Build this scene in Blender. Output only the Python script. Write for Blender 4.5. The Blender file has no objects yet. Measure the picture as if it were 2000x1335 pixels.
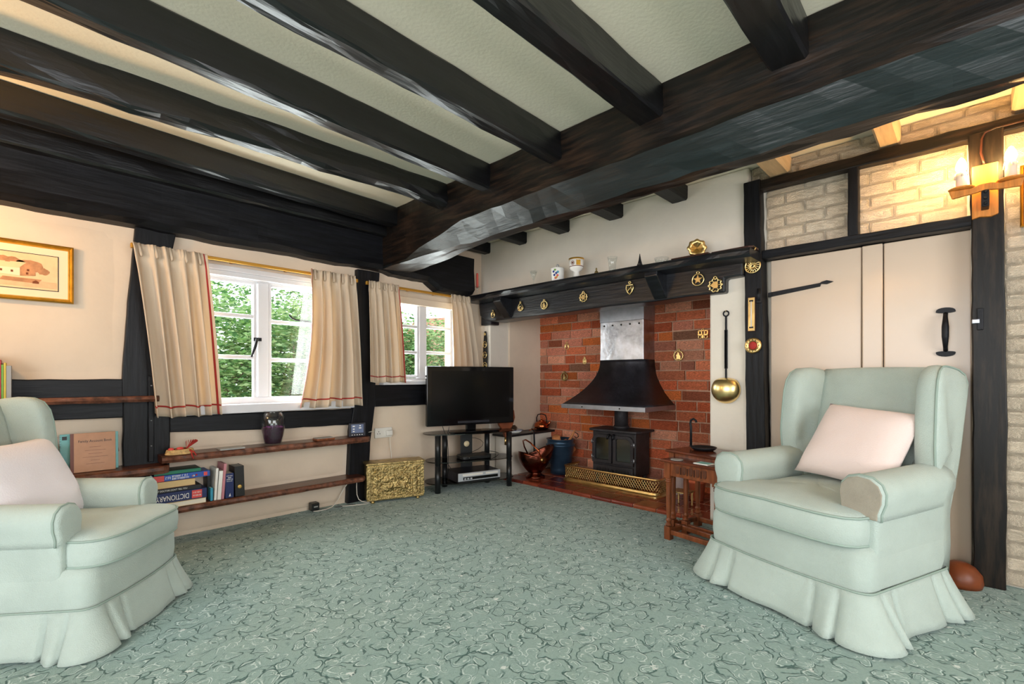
import bpy, bmesh, math, random
from mathutils import Matrix, Vector, noise

scene = bpy.context.scene
COL = scene.collection
PI = math.pi
# world frame: +X runs along the window wall, +Y along the fireplace wall, metres, floor at z = 0

# ---------------------------------------------------------------- camera, world, lights, exposure
FPX = 915.0
cam_d = bpy.data.cameras.new('camera')
cam_d.sensor_width = 36.0
cam_d.lens = FPX / 2000.0 * 36.0
cam_d.shift_y = (737.0 - 667.5) / 2000.0
cam_d.clip_start = 0.05
cam = bpy.data.objects.new('camera', cam_d)
cam.location = (0, 0, 1.05)
cam.rotation_euler = (PI / 2, 0, -math.atan2(FPX, 890.0) + 0.0)
COL.objects.link(cam)
scene.camera = cam

world = bpy.data.worlds.new('world')
scene.world = world
world.use_nodes = True
wn = world.node_tree.nodes
wn['Background'].inputs[0].default_value = (0.90, 0.96, 1.0, 1)
wn['Background'].inputs[1].default_value = 3.3

def area(name, loc, rot, sx, sy, power, col):
    d = bpy.data.lights.new(name, 'AREA')
    d.shape = 'RECTANGLE'; d.size = sx; d.size_y = sy
    d.energy = power; d.color = col
    o = bpy.data.objects.new(name, d)
    o.location = loc; o.rotation_euler = rot
    COL.objects.link(o)
    return o
# daylight by the two windows in view; rear and side panels are added fill
area('fill_rear', (0.5, -2.28, 1.35), (PI / 2, 0, 0), 3.0, 1.7, 58, (0.97, 0.98, 1.0))
area('fill_side', (-2.28, 0.4, 1.35), (PI / 2, 0, -PI / 2), 3.0, 1.7, 62, (0.95, 0.98, 1.0))
area('daylight_window', (1.22, 3.95, 1.35), (-PI / 2, 0, 0), 1.0, 0.95, 48, (0.93, 0.98, 1.0))
area('daylight_corner', (2.63, 3.95, 1.40), (-PI / 2, 0, 0), 0.8, 0.75, 26, (0.93, 0.98, 1.0))

scene.view_settings.view_transform = 'Standard'
scene.view_settings.look = 'None'
scene.view_settings.gamma = 1.0
scene.view_settings.use_curve_mapping = False
scene.view_settings.exposure = 0.20
scene.cycles.use_denoising = True
scene.cycles.max_bounces = 6
scene.cycles.diffuse_bounces = 3
scene.cycles.adaptive_threshold = 0.06
scene.cycles.transparent_max_bounces = 12

# ---------------------------------------------------------------- materials
MATS = {}
def srgb(r, g, b):
    f = lambda c: (c / 255.0 / 12.92) if c <= 10 else ((c / 255.0 + 0.055) / 1.055) ** 2.4
    return (f(r), f(g), f(b))

def mat(name, col, rough=0.6, metal=0.0, var=0.0, scale=6.0, bump=0.0, bscale=40.0, stretch=(1, 1, 1),
        spec=0.5, emit=0.0, alt=None, sheen=0.0, coat=0.0, trans=0.0, ior=1.45, contrast=(0.35, 0.65)):
    m = bpy.data.materials.new(name)
    m.use_nodes = True
    nt = m.node_tree; N = nt.nodes; L = nt.links
    p = N['Principled BSDF']
    p.inputs['Base Color'].default_value = (*col, 1)
    p.inputs['Roughness'].default_value = rough
    p.inputs['Metallic'].default_value = metal
    p.inputs['Specular IOR Level'].default_value = spec
    p.inputs['Sheen Weight'].default_value = sheen
    p.inputs['Coat Weight'].default_value = coat
    p.inputs['Transmission Weight'].default_value = trans
    p.inputs['IOR'].default_value = ior
    if emit:
        p.inputs['Emission Color'].default_value = (*col, 1)
        p.inputs['Emission Strength'].default_value = emit
    if var or bump or alt:
        tc = N.new('ShaderNodeTexCoord')
        mp = N.new('ShaderNodeMapping'); mp.inputs['Scale'].default_value = stretch
        L.new(tc.outputs['Object'], mp.inputs['Vector'])
        if var or alt:
            nz = N.new('ShaderNodeTexNoise'); nz.inputs['Scale'].default_value = scale
            nz.inputs['Detail'].default_value = 6; nz.inputs['Roughness'].default_value = 0.6
            L.new(mp.outputs[0], nz.inputs['Vector'])
            rp = N.new('ShaderNodeValToRGB')
            rp.color_ramp.elements[0].position = contrast[0]; rp.color_ramp.elements[1].position = contrast[1]
            a = col if alt else tuple(c * (1 - var) for c in col)
            b = alt if alt else tuple(min(1, c * (1 + var)) for c in col)
            rp.color_ramp.elements[0].color = (*a, 1); rp.color_ramp.elements[1].color = (*b, 1)
            L.new(nz.outputs[0], rp.inputs[0]); L.new(rp.outputs[0], p.inputs['Base Color'])
        if bump:
            nb = N.new('ShaderNodeTexNoise'); nb.inputs['Scale'].default_value = bscale
            nb.inputs['Detail'].default_value = 8
            L.new(mp.outputs[0], nb.inputs['Vector'])
            bp = N.new('ShaderNodeBump'); bp.inputs['Strength'].default_value = bump
            bp.inputs['Distance'].default_value = 0.01
            L.new(nb.outputs[0], bp.inputs['Height']); L.new(bp.outputs[0], p.inputs['Normal'])
    MATS[name] = m
    return m

def glass_mat(name, tint=(1, 1, 1), gloss=0.08, rough=0.02):
    m = bpy.data.materials.new(name); m.use_nodes = True
    nt = m.node_tree; N = nt.nodes; L = nt.links
    N.remove(N['Principled BSDF'])
    t = N.new('ShaderNodeBsdfTransparent'); t.inputs[0].default_value = (*tint, 1)
    g = N.new('ShaderNodeBsdfGlossy'); g.inputs['Roughness'].default_value = rough
    lw = N.new('ShaderNodeLayerWeight'); lw.inputs[0].default_value = 0.5
    f = N.new('ShaderNodeMath'); f.operation = 'POWER'; f.inputs[1].default_value = 4.0
    L.new(lw.outputs['Facing'], f.inputs[0])
    ad = N.new('ShaderNodeMath'); ad.operation = 'MULTIPLY_ADD'; ad.inputs[1].default_value = 0.55; ad.inputs[2].default_value = gloss
    x = N.new('ShaderNodeMixShader')
    L.new(f.outputs[0], ad.inputs[0]); L.new(ad.outputs[0], x.inputs[0])
    L.new(t.outputs[0], x.inputs[1]); L.new(g.outputs[0], x.inputs[2])
    L.new(x.outputs[0], N['Material Output'].inputs[0])
    MATS[name] = m
    return m

def black_wood(name, axis, base=(0.0035, 0.0037, 0.0050), hi=(0.012, 0.013, 0.018), rough=0.46, ior=1.32):
    st = [16, 16, 16]; st['xyz'.index(axis)] = 1.6
    m = mat(name, base, rough, alt=hi, scale=2.2, stretch=tuple(st), bump=0.22, bscale=3.0, spec=0.5, contrast=(0.45, 0.85), ior=ior)
    return m

black_wood('beam_x', 'x'); black_wood('joist', 'x', base=(0.0022, 0.0022, 0.0028), hi=(0.008, 0.008, 0.010), rough=0.34, ior=1.62); black_wood('mantel', 'y', (0.004, 0.0043, 0.006), (0.022, 0.024, 0.032), 0.34, 1.55); black_wood('post_lamplit', 'z', (0.008, 0.006, 0.005), (0.05, 0.032, 0.02), 0.4); black_wood('beam_y', 'y'); black_wood('beam_z', 'z')
black_wood('beam_brown', 'y', (0.005, 0.0038, 0.0032), (0.050, 0.026, 0.015), 0.38, 1.40)
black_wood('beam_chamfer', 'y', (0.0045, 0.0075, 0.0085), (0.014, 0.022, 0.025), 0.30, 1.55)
mat('plaster', srgb(219, 200, 179), 0.85, var=0.04, scale=3, bump=0.25, bscale=9, spec=0.2)
mat('plaster_ceiling', srgb(241, 230, 208), 0.9, var=0.02, scale=4, bump=0.18, bscale=60, spec=0.1)
mat('plaster_white', srgb(226, 216, 202), 0.8, var=0.03, scale=4, bump=0.3, bscale=14, spec=0.25)
mat('painted_brick', srgb(226, 208, 184), 0.6, var=0.05, scale=9, bump=1.0, bscale=13, spec=0.3)
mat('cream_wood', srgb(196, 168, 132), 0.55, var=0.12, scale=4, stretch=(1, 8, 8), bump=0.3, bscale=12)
mat('white_gloss', srgb(216, 214, 217), 0.3, spec=0.5)
mat('door_gloss', srgb(211, 188, 166), 0.22, var=0.02, scale=2, bump=0.12, bscale=7, spec=0.5)
mat('walnut', srgb(78, 40, 24), 0.28, var=0.5, scale=3, stretch=(1.5, 12, 12), bump=0.2, bscale=6, spec=0.6)
mat('walnut_edge', srgb(104, 64, 47), 0.5, var=0.65, scale=22, bump=0.8, bscale=20)
mat('oak', srgb(122, 66, 36), 0.3, var=0.35, scale=4, stretch=(10, 10, 1.5), bump=0.15, bscale=10, spec=0.5)
mat('oak_top', srgb(96, 46, 26), 0.2, var=0.3, scale=4, stretch=(10, 1.5, 10), spec=0.6)
mat('oak_carve', srgb(94, 52, 32), 0.35, var=0.3, scale=6)
mat('oak_dark', srgb(56, 28, 18), 0.35, var=0.3, scale=6)
mat('pine', srgb(205, 128, 52), 0.4, var=0.25, scale=5, stretch=(12, 12, 1.2))
mat('brass', srgb(216, 184, 122), 0.34, metal=1.0, var=0.15, scale=12, bump=0.15, bscale=30)
mat('brass_bright', srgb(240, 212, 150), 0.30, metal=1.0)
mat('brass_old', srgb(178, 156, 106), 0.4, metal=1.0, var=0.35, scale=25, bump=1.0, bscale=55)
mat('gold_rail', srgb(205, 150, 60), 0.35, metal=0.6)
mat('gilt', srgb(212, 162, 62), 0.35, metal=0.85, var=0.15, scale=20)
mat('copper', srgb(186, 98, 58), 0.22, metal=1.0, var=0.2, scale=14, bump=0.25, bscale=24)
mat('copper_dark', srgb(112, 60, 46), 0.25, metal=1.0, var=0.35, scale=10, bump=0.4, bscale=35)
mat('steel', srgb(176, 178, 186), 0.3, metal=1.0, var=0.28, scale=7, bump=0.25, bscale=18)
mat('steel_edge', srgb(176, 180, 190), 0.4, metal=0.9, var=0.1, scale=12)
mat('hood_dark', srgb(44, 43, 50), 0.42, metal=0.35, var=0.45, scale=6, bump=0.3, bscale=22)
mat('iron', srgb(26, 26, 30), 0.5, metal=0.4, var=0.25, scale=10, bump=0.25, bscale=60)
mat('iron_stove', srgb(58, 55, 58), 0.55, metal=0.35, var=0.25, scale=8, bump=0.3, bscale=70)
mat('black_gloss', (0.004, 0.004, 0.005), 0.08, spec=0.5)
mat('black_screen', (0.002, 0.002, 0.0025), 0.16, spec=0.35)
mat('black_plastic', (0.010, 0.011, 0.012), 0.35)
mat('silver_plastic', srgb(186, 190, 196), 0.35, metal=0.3)
mat('white_plastic', srgb(226, 222, 214), 0.4)
mat('grey_lcd', srgb(96, 108, 140), 0.3)
mat('cable_black', (0.012, 0.012, 0.012), 0.5)
mat('cable_white', srgb(222, 214, 200), 0.5)
mat('sofa', srgb(180, 192, 184), 0.9, var=0.05, scale=5, bump=0.35, bscale=220, spec=0.15, sheen=0.15)
mat('sofa_worn', srgb(160, 152, 138), 0.9, var=0.1, scale=7, bump=0.3, bscale=220, spec=0.15)
mat('sofa_pipe', srgb(152, 168, 158), 0.9, spec=0.15)
mat('pillow_pink', srgb(232, 212, 205), 0.9, bump=0.2, bscale=180, spec=0.15, sheen=0.2)
mat('pillow_white', srgb(242, 234, 238), 0.9, bump=0.2, bscale=180, spec=0.15, sheen=0.2)
mat('stripe_red', srgb(170, 48, 40), 0.8)
mat('mortar', srgb(190, 150, 126), 0.95, var=0.2, scale=20, bump=0.8, bscale=50)
mat('soot', srgb(30, 24, 22), 0.95, var=0.3, scale=8)
BR = [srgb(204, 118, 88), srgb(212, 130, 100), srgb(192, 102, 74), srgb(208, 118, 74), srgb(190, 124, 104), srgb(160, 94, 72), srgb(216, 152, 126), srgb(132, 94, 76)]
for i, c in enumerate(BR):
    m_ = mat('brick_%d' % i, c, 0.85, var=0.34, scale=14, bump=0.8, bscale=40, spec=0.2)
    # every fired brick has its own shade
    N_, L_ = m_.node_tree.nodes, m_.node_tree.links
    oi = N_.new('ShaderNodeObjectInfo'); mr = N_.new('ShaderNodeMapRange'); mr.inputs['To Min'].default_value = 0.68; mr.inputs['To Max'].default_value = 1.38
    hs = N_.new('ShaderNodeHueSaturation'); hs.inputs['Saturation'].default_value = 1.04
    L_.new(oi.outputs['Random'], mr.inputs['Value']); L_.new(mr.outputs[0], hs.inputs['Value'])
    src = N_['Principled BSDF'].inputs['Base Color'].links[0].from_socket
    L_.new(src, hs.inputs['Color']); L_.new(hs.outputs[0], N_['Principled BSDF'].inputs['Base Color'])
TL = [srgb(122, 52, 38), srgb(134, 62, 42), srgb(110, 46, 36), srgb(146, 76, 48)]
for i, c in enumerate(TL):
    mat('tile_%d' % i, c, 0.22, var=0.2, scale=9, bump=0.15, bscale=20, spec=0.55)
mat('terracotta', srgb(196, 98, 62), 0.7, var=0.15, scale=10)
mat('ceramic_white', srgb(236, 232, 226), 0.18)
mat('ceramic_blue', srgb(40, 60, 140), 0.25)
mat('bucket_blue', srgb(52, 74, 96), 0.33, metal=0.5, var=0.2, scale=10)
mat('candle_red', srgb(226, 98, 84), 0.5)
mat('wax', srgb(236, 222, 200), 0.5)
mat('log', srgb(196, 128, 80), 0.8, var=0.2, scale=20)
mat('pine_cone', srgb(92, 68, 52), 0.8, var=0.3, scale=30)
mat('wicker', srgb(205, 168, 112), 0.7, var=0.3, scale=60)
mat('leather_black', (0.012, 0.011, 0.011), 0.4)
mat('leather_brown', srgb(126, 62, 30), 0.4, var=0.2, scale=10)
mat('potpourri', srgb(46, 16, 40), 0.8, var=0.6, scale=80)
mat('petal', srgb(120, 60, 120), 0.8, var=0.4, scale=90)
mat('flaked', srgb(172, 128, 108), 0.9, var=0.2, scale=40)
mat('paper', srgb(236, 228, 210), 0.85)
mat('paper_tan', srgb(222, 192, 140), 0.85, var=0.1, scale=60, stretch=(1, 1, 40))
mat('mount', srgb(240, 214, 178), 0.85)
mat('sepia_light', srgb(232, 196, 150), 0.85, var=0.06, scale=18)
mat('sepia_mid', srgb(186, 132, 92), 0.85, var=0.25, scale=22)
mat('sepia_dark', srgb(116, 62, 34), 0.85, var=0.25, scale=30)
mat('sepia_roof', srgb(216, 178, 136), 0.85, var=0.1, scale=30)
for n, c in dict(navy=(24, 40, 92), blue=(40, 84, 170), red=(178, 36, 40), green=(24, 118, 88), dgreen=(20, 52, 44), teal=(120, 186, 186),
                 kraft=(186, 136, 100), pink=(196, 128, 136), yellow=(206, 178, 60), lime=(110, 160, 60), grey=(150, 148, 144),
                 black=(20, 20, 22), coral=(220, 76, 70), brown=(110, 58, 40), white=(238, 236, 230), cream=(226, 206, 166), cyan=(50, 150, 180)).items():
    mat('bk_' + n, srgb(*c), 0.45, var=0.06, scale=20)
mat('ink_gold', srgb(206, 168, 90), 0.4, metal=0.5)
mat('bulb', (1.0, 0.60, 0.22), 0.4, emit=300.0)
mat('globe', (1.0, 0.58, 0.24), 0.4, emit=115.0)
glass_mat('pane', (0.97, 0.99, 0.98), 0.02)
glass_mat('clear_glass', (0.96, 0.975, 0.975), 0.045)
glass_mat('smoked_glass', (0.28, 0.27, 0.27), 0.10)
glass_mat('stove_glass', (0.10, 0.11, 0.10), 0.22, 0.15)

def curtain_mat(name, col, trans_col, fac):
    m = mat(name, col, 0.9, bump=0.2, bscale=260, spec=0.1)
    N = m.node_tree.nodes; L = m.node_tree.links
    t = N.new('ShaderNodeBsdfTranslucent'); t.inputs[0].default_value = (*trans_col, 1)
    x = N.new('ShaderNodeMixShader'); x.inputs[0].default_value = fac
    L.new(N['Principled BSDF'].outputs[0], x.inputs[1]); L.new(t.outputs[0], x.inputs[2])
    L.new(x.outputs[0], N['Material Output'].inputs[0])
    return m
curtain_mat('curtain', srgb(224, 205, 182), srgb(226, 196, 150), 0.22)
m_ = curtain_mat('net', srgb(245, 246, 248), srgb(245, 246, 248), 0.6)
_N = m_.node_tree.nodes; _t = _N.new('ShaderNodeBsdfTransparent'); _x = _N.new('ShaderNodeMixShader'); _x.inputs[0].default_value = 0.10
_old = _N['Material Output'].inputs[0].links[0].from_socket
m_.node_tree.links.new(_t.outputs[0], _x.inputs[1]); m_.node_tree.links.new(_old, _x.inputs[2]); m_.node_tree.links.new(_x.outputs[0], _N['Material Output'].inputs[0])
for i, (c, t) in enumerate([((96, 136, 84), (150, 185, 100)), ((128, 160, 112), (170, 200, 130)), ((64, 100, 66), (100, 145, 80)), ((160, 182, 138), (200, 215, 150))]):
    curtain_mat('leaf_%d' % i, srgb(*c), srgb(*t), 0.4)
mat('bark', srgb(92, 78, 62), 0.9, var=0.3, scale=12)
mat('grass', srgb(96, 132, 62), 0.95, var=0.3, scale=3)
mat('roof_tile', srgb(150, 104, 84), 0.8, var=0.25, scale=10)
mat('slate_wall', srgb(150, 152, 160), 0.8, var=0.15, scale=6)

def carpet():
    m = bpy.data.materials.new('carpet'); m.use_nodes = True; MATS['carpet'] = m
    N = m.node_tree.nodes; L = m.node_tree.links; p = N['Principled BSDF']
    p.inputs['Roughness'].default_value = 0.95; p.inputs['Specular IOR Level'].default_value = 0.1
    p.inputs['Sheen Weight'].default_value = 0.25
    tc = N.new('ShaderNodeTexCoord'); co = tc.outputs['Object']
    def nz(s, d=4, vec=co):
        n = N.new('ShaderNodeTexNoise'); n.inputs['Scale'].default_value = s; n.inputs['Detail'].default_value = d
        L.new(vec, n.inputs['Vector']); return n
    def mth(op, a, b=None, clamp=False):
        n = N.new('ShaderNodeMath'); n.operation = op; n.use_clamp = clamp
        for i, v in enumerate((a, b)):
            if v is None: continue
            if isinstance(v, (int, float)): n.inputs[i].default_value = v
            else: L.new(v, n.inputs[i])
        return n.outputs[0]
    def ramp(v, p0, p1, c0=(0, 0, 0, 1), c1=(1, 1, 1, 1)):
        n = N.new('ShaderNodeValToRGB'); e = n.color_ramp.elements
        e[0].position = p0; e[1].position = p1; e[0].color = c0; e[1].color = c1
        L.new(v, n.inputs[0]); return n.outputs[0]
    def mix(f, a, b):
        n = N.new('ShaderNodeMix'); n.data_type = 'RGBA'
        L.new(f, n.inputs[0])
        for i, v in ((6, a), (7, b)):
            if isinstance(v, tuple): n.inputs[i].default_value = (*v, 1)
            else: L.new(v, n.inputs[i])
        return n.outputs[2]
    # warp coordinates a little so the scrolls are uneven
    w = nz(9, 3)
    sub = N.new('ShaderNodeVectorMath'); sub.operation = 'SUBTRACT'; sub.inputs[1].default_value = (0.5, 0.5, 0.5)
    L.new(w.outputs['Color'], sub.inputs[0])
    sc = N.new('ShaderNodeVectorMath'); sc.operation = 'SCALE'; sc.inputs['Scale'].default_value = 0.11
    L.new(sub.outputs[0], sc.inputs[0])
    ad = N.new('ShaderNodeVectorMath'); ad.operation = 'ADD'
    L.new(co, ad.inputs[0]); L.new(sc.outputs[0], ad.inputs[1])
    wv = ad.outputs[0]
    def vor(s, feat, vec=wv, rnd=1.0):
        n = N.new('ShaderNodeTexVoronoi'); n.voronoi_dimensions = '2D'; n.feature = feat
        n.inputs['Scale'].default_value = s; n.inputs['Randomness'].default_value = rnd
        L.new(vec, n.inputs['Vector']); return n
    def band(d, lo, hi, soft=0.03):
        up = ramp(d, lo - soft, lo); dn = ramp(d, hi, hi + soft, (1, 1, 1, 1), (0, 0, 0, 1))
        return mth('MULTIPLY', up, dn)
    f1 = vor(17.5, 'F1').outputs['Distance']
    f2 = vor(8.5, 'F1').outputs['Distance']
    dark = mth('MULTIPLY', band(f1, 0.47, 0.53), ramp(nz(12, 2).outputs[0], 0.44, 0.54))
    dark2 = mth('MULTIPLY', band(f2, 0.49, 0.525, 0.02), ramp(nz(10, 2).outputs[0], 0.50, 0.58))
    dark = mth('MAXIMUM', dark, dark2)
    light = mth('MULTIPLY', band(f1, 0.39, 0.42), ramp(nz(21, 2).outputs[0], 0.46, 0.56))
    light = mth('MAXIMUM', light, mth('MULTIPLY', band(f1, 0.20, 0.23), ramp(nz(27, 2).outputs[0], 0.50, 0.60)))
    mid = mth('MULTIPLY', mth('MAXIMUM', band(f1, 0.29, 0.32), band(f2, 0.27, 0.29, 0.02)), ramp(nz(19, 2).outputs[0], 0.48, 0.60))
    fl = vor(2.6, 'F1', co, 0.25).outputs['Distance']
    flower = ramp(mth('ADD', fl, mth('MULTIPLY', nz(75, 2).outputs[0], 0.16)), 0.098, 0.108, (0.8, 0.8, 0.8, 1), (0, 0, 0, 1))
    base = mix(nz(90, 4).outputs[0], srgb(112, 142, 134), srgb(150, 174, 167))
    worn = ramp(nz(1.6, 3).outputs[0], 0.45, 0.7)
    c = mix(mth('MULTIPLY', worn, 0.25), base, srgb(142, 160, 146))
    c = mix(mth('MULTIPLY', mid, 0.55), c, srgb(92, 122, 114))
    c = mix(mth('MULTIPLY', light, 0.8), c, srgb(204, 218, 212))
    c = mix(mth('MULTIPLY', dark, 0.95), c, srgb(34, 78, 70))
    c = mix(flower, c, srgb(214, 220, 214))
    L.new(c, p.inputs['Base Color'])
    bp = N.new('ShaderNodeBump'); bp.inputs['Strength'].default_value = 0.5; bp.inputs['Distance'].default_value = 0.006
    hgt = mth('SUBTRACT', nz(240, 3).outputs[0], mth('MULTIPLY', dark, 0.8))
    L.new(hgt, bp.inputs['Height']); L.new(bp.outputs[0], p.inputs['Normal'])
carpet()

# ---------------------------------------------------------------- mesh helpers
class B:
    def __init__(s, T=None):
        s.v = []; s.f = []; s.sm = []; s.T = T or Matrix.Identity(4)
    def add(s, vs, fs, smooth=False):
        o = len(s.v)
        s.v += [tuple(s.T @ Vector(v)) for v in vs]
        s.f += [tuple(i + o for i in f) for f in fs]
        s.sm += [smooth] * len(fs)
        return s
    def box(s, lo, hi):
        (a, b, c), (d, e, g) = lo, hi
        return s.add([(a, b, c), (d, b, c), (d, e, c), (a, e, c), (a, b, g), (d, b, g), (d, e, g), (a, e, g)],
                     [(0, 3, 2, 1), (4, 5, 6, 7), (0, 1, 5, 4), (1, 2, 6, 5), (2, 3, 7, 6), (3, 0, 4, 7)])
    def lathe(s, prof, n=24, c=(0, 0, 0), smooth=True, cap=True, ax='z'):
        vs = []; fs = []
        for r, z in prof:
            for k in range(n):
                a = 2 * PI * k / n
                p = (r * math.cos(a), r * math.sin(a), z)
                if ax == 'x': p = (p[2], p[0], p[1])
                if ax == 'y': p = (p[0], p[2], -p[1]) if False else (p[1], p[2], p[0])
                vs.append((c[0] + p[0], c[1] + p[1], c[2] + p[2]))
        m = len(prof)
        for i in range(m - 1):
            for k in range(n):
                q = (k + 1) % n
                fs.append((i * n + k, i * n + q, (i + 1) * n + q, (i + 1) * n + k))
        if cap:
            if prof[0][0] > 1e-5: fs.append(tuple(range(n - 1, -1, -1)))
            if prof[-1][0] > 1e-5: fs.append(tuple((m - 1) * n + k for k in range(n)))
        return s.add(vs, fs, smooth)
    def cyl(s, r, z0, z1, n=20, c=(0, 0, 0), ax='z', smooth=True):
        return s.lathe([(r, z0), (r, z1)], n, c, smooth, True, ax)
    def tube(s, pts, r, n=8, closed=False):
        P = [Vector(p) for p in pts]; m = len(P)
        R = r if isinstance(r, (list, tuple)) else [r] * m
        vs = []; fs = []
        up = Vector((0, 0, 1)); prevn = None
        for i in range(m):
            a = P[i - 1] if (i > 0 or closed) else P[i]
            b = P[(i + 1) % m] if (i < m - 1 or closed) else P[i]
            t = (b - a)
            if t.length < 1e-9: t = Vector((0, 0, 1))
            t.normalize()
            if prevn is None:
                nn = up.cross(t)
                if nn.length < 1e-3: nn = Vector((1, 0, 0)).cross(t)
            else:
                nn = prevn - t * prevn.dot(t)
                if nn.length < 1e-4: nn = Vector((1, 0, 0)).cross(t)
            nn.normalize(); prevn = nn; bb = t.cross(nn)
            for k in range(n):
                g = 2 * PI * k / n
                vs.append(tuple(P[i] + (nn * math.cos(g) + bb * math.sin(g)) * R[i]))
        e = m if closed else m - 1
        for i in range(e):
            j = (i + 1) % m
            for k in range(n):
                q = (k + 1) % n
                fs.append((i * n + k, i * n + q, j * n + q, j * n + k))
        if not closed:
            fs.append(tuple(range(n - 1, -1, -1))); fs.append(tuple((m - 1) * n + k for k in range(n)))
        return s.add(vs, fs, True)
    def prism(s, poly, h0, h1, plane='xy', smooth=False):
        def P(a, b, h):
            return (a, b, h) if plane == 'xy' else ((a, h, b) if plane == 'xz' else (h, a, b))
        n = len(poly)
        vs = [P(a, b, h0) for a, b in poly] + [P(a, b, h1) for a, b in poly]
        fs = [tuple(range(n - 1, -1, -1)), tuple(range(n, 2 * n))]
        s.add(vs, fs)
        return s.add(vs, [(i, (i + 1) % n, n + (i + 1) % n, n + i) for i in range(n)], smooth)
    def surf(s, fn, nu, nv, smooth=True, closed=False):
        vs = []; fs = []
        for i in range(nu + 1):
            for j in range(nv + 1):
                vs.append(tuple(fn(i / nu, j / nv)))
        for i in range(nu):
            for j in range(nv):
                a = i * (nv + 1) + j
                fs.append((a, a + nv + 1, a + nv + 2, a + 1))
        return s.add(vs, fs, smooth)
    def loops(s, rings, smooth=True, cap0=True, cap1=True):
        n = len(rings[0]); vs = [p for r in rings for p in r]; fs = []
        for i in range(len(rings) - 1):
            for k in range(n):
                q = (k + 1) % n
                fs.append((i * n + k, i * n + q, (i + 1) * n + q, (i + 1) * n + k))
        if cap0: fs.append(tuple(range(n - 1, -1, -1)))
        if cap1: fs.append(tuple((len(rings) - 1) * n + k for k in range(n)))
        return s.add(vs, fs, smooth)
    def mesh(s, name):
        me = bpy.data.meshes.new(name)
        me.from_pydata(s.v, [], s.f)
        me.polygons.foreach_set('use_smooth', s.sm)
        bm = bmesh.new(); bm.from_mesh(me)
        bmesh.ops.remove_doubles(bm, verts=bm.verts, dist=1e-6)
        bmesh.ops.recalc_face_normals(bm, faces=bm.faces)
        bm.to_mesh(me); bm.free()
        return me
    def build(s, name, m, parent=None, loc=None, rot=None, bevel=0, seg=2, sub=0, thick=0, label=None):
        me = s.mesh(name)
        me.materials.append(MATS[m])
        o = bpy.data.objects.new(name, me); COL.objects.link(o)
        if parent is not None: o.parent = parent
        if loc: o.location = loc
        if rot: o.rotation_euler = rot
        if thick:
            q = o.modifiers.new('solid', 'SOLIDIFY'); q.thickness = thick; q.offset = 0
        if bevel:
            q = o.modifiers.new('bevel', 'BEVEL'); q.width = bevel; q.segments = seg; q.limit_method = 'ANGLE'; q.angle_limit = math.radians(40)
            q.harden_normals = False
        if sub:
            q = o.modifiers.new('sub', 'SUBSURF'); q.levels = sub; q.render_levels = sub
        if label: o['label'] = label
        return o

def thing(name, label, cat, loc=(0, 0, 0), rz=0.0, group=None):
    o = bpy.data.objects.new(name, None); COL.objects.link(o)
    o.empty_display_size = 0.05
    o.location = loc; o.rotation_euler = (0, 0, rz)
    return tag(o, label, cat, group)
def tag(o, label, cat, group=None):
    o['label'] = label; o['category'] = cat
    if group: o['group'] = group
    return o
def struct(o):
    o['kind'] = 'structure'; return o

def rot2(ax, ay, deg):
    t = math.radians(deg)
    return (ax * math.cos(t) - ay * math.sin(t), ax * math.sin(t) + ay * math.cos(t))

def hewn(b, p0, p1, w, h, n=24, jit=0.006, seed=0, ch=0.012, bow=0.0, w1=None, h1=None, wav=0.0, chamf=None):
    """timber with a slightly irregular section from p0 to p1 (centre line); w across, h vertical (or y for posts)"""
    P0 = Vector(p0); P1 = Vector(p1); d = (P1 - P0); Lg = d.length; d.normalize()
    if abs(d.z) > 0.7: side = Vector((1, 0, 0)); up = Vector((0, 1, 0))
    else:
        side = Vector((0, 0, 1)).cross(d); side.normalize(); up = Vector((0, 0, 1))
    rings = []
    w1 = w if w1 is None else w1; h1 = h if h1 is None else h1
    for i in range(n + 1):
        t = i / n; W = w + (w1 - w) * t; Hh = h + (h1 - h) * t
        c = P0 + d * (Lg * t) + up * (bow * math.sin(PI * t))
        if chamf: sec = chamf(t, W, Hh)
        else:
            a, bb = W / 2, Hh / 2
            sec = [(-a + ch, -bb), (-a / 3, -bb), (a / 3, -bb), (a - ch, -bb), (a, -bb + ch), (a, -bb / 3), (a, bb / 3), (a, bb - ch), (a - ch, bb), (0, bb), (-a + ch, bb), (-a, bb - ch), (-a, bb / 3), (-a, -bb / 3), (-a, -bb + ch)]
        ring = []
        for k, (x, y) in enumerate(sec):
            q = noise.noise(Vector((t * Lg * 3.1 + seed * 7.3, k * 0.55, seed * 1.7)))
            q2 = noise.noise(Vector((t * Lg * 5.7 + seed * 3.3, k * 0.8 + 30, seed * 2.1)))
            wv = wav * noise.noise(Vector((t * Lg * 1.4, seed * 5.1, 2.0)))
            ring.append(tuple(c + side * (x + jit * q) + up * (y + jit * q2 + (wv if y < 0 else 0))))
        rings.append(ring)
    b.loops(rings, smooth=False)
    return b

def text_mesh(body, size, name, m, parent, loc, rot, ext=0.0004, align='CENTER', sx=1.0):
    cu = bpy.data.curves.new(name, 'FONT'); cu.body = body; cu.size = size; cu.extrude = ext
    cu.align_x = align; cu.align_y = 'CENTER'
    o = bpy.data.objects.new(name, cu); COL.objects.link(o)
    dg = bpy.context.evaluated_depsgraph_get()
    me = bpy.data.meshes.new_from_object(o.evaluated_get(dg))
    COL.objects.unlink(o); bpy.data.objects.remove(o)
    me.materials.clear(); me.materials.append(MATS[m])
    q = bpy.data.objects.new(name, me); COL.objects.link(q)
    q.parent = parent; q.location = loc; q.rotation_euler = rot; q.scale = (sx, 1, 1)
    return q

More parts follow.
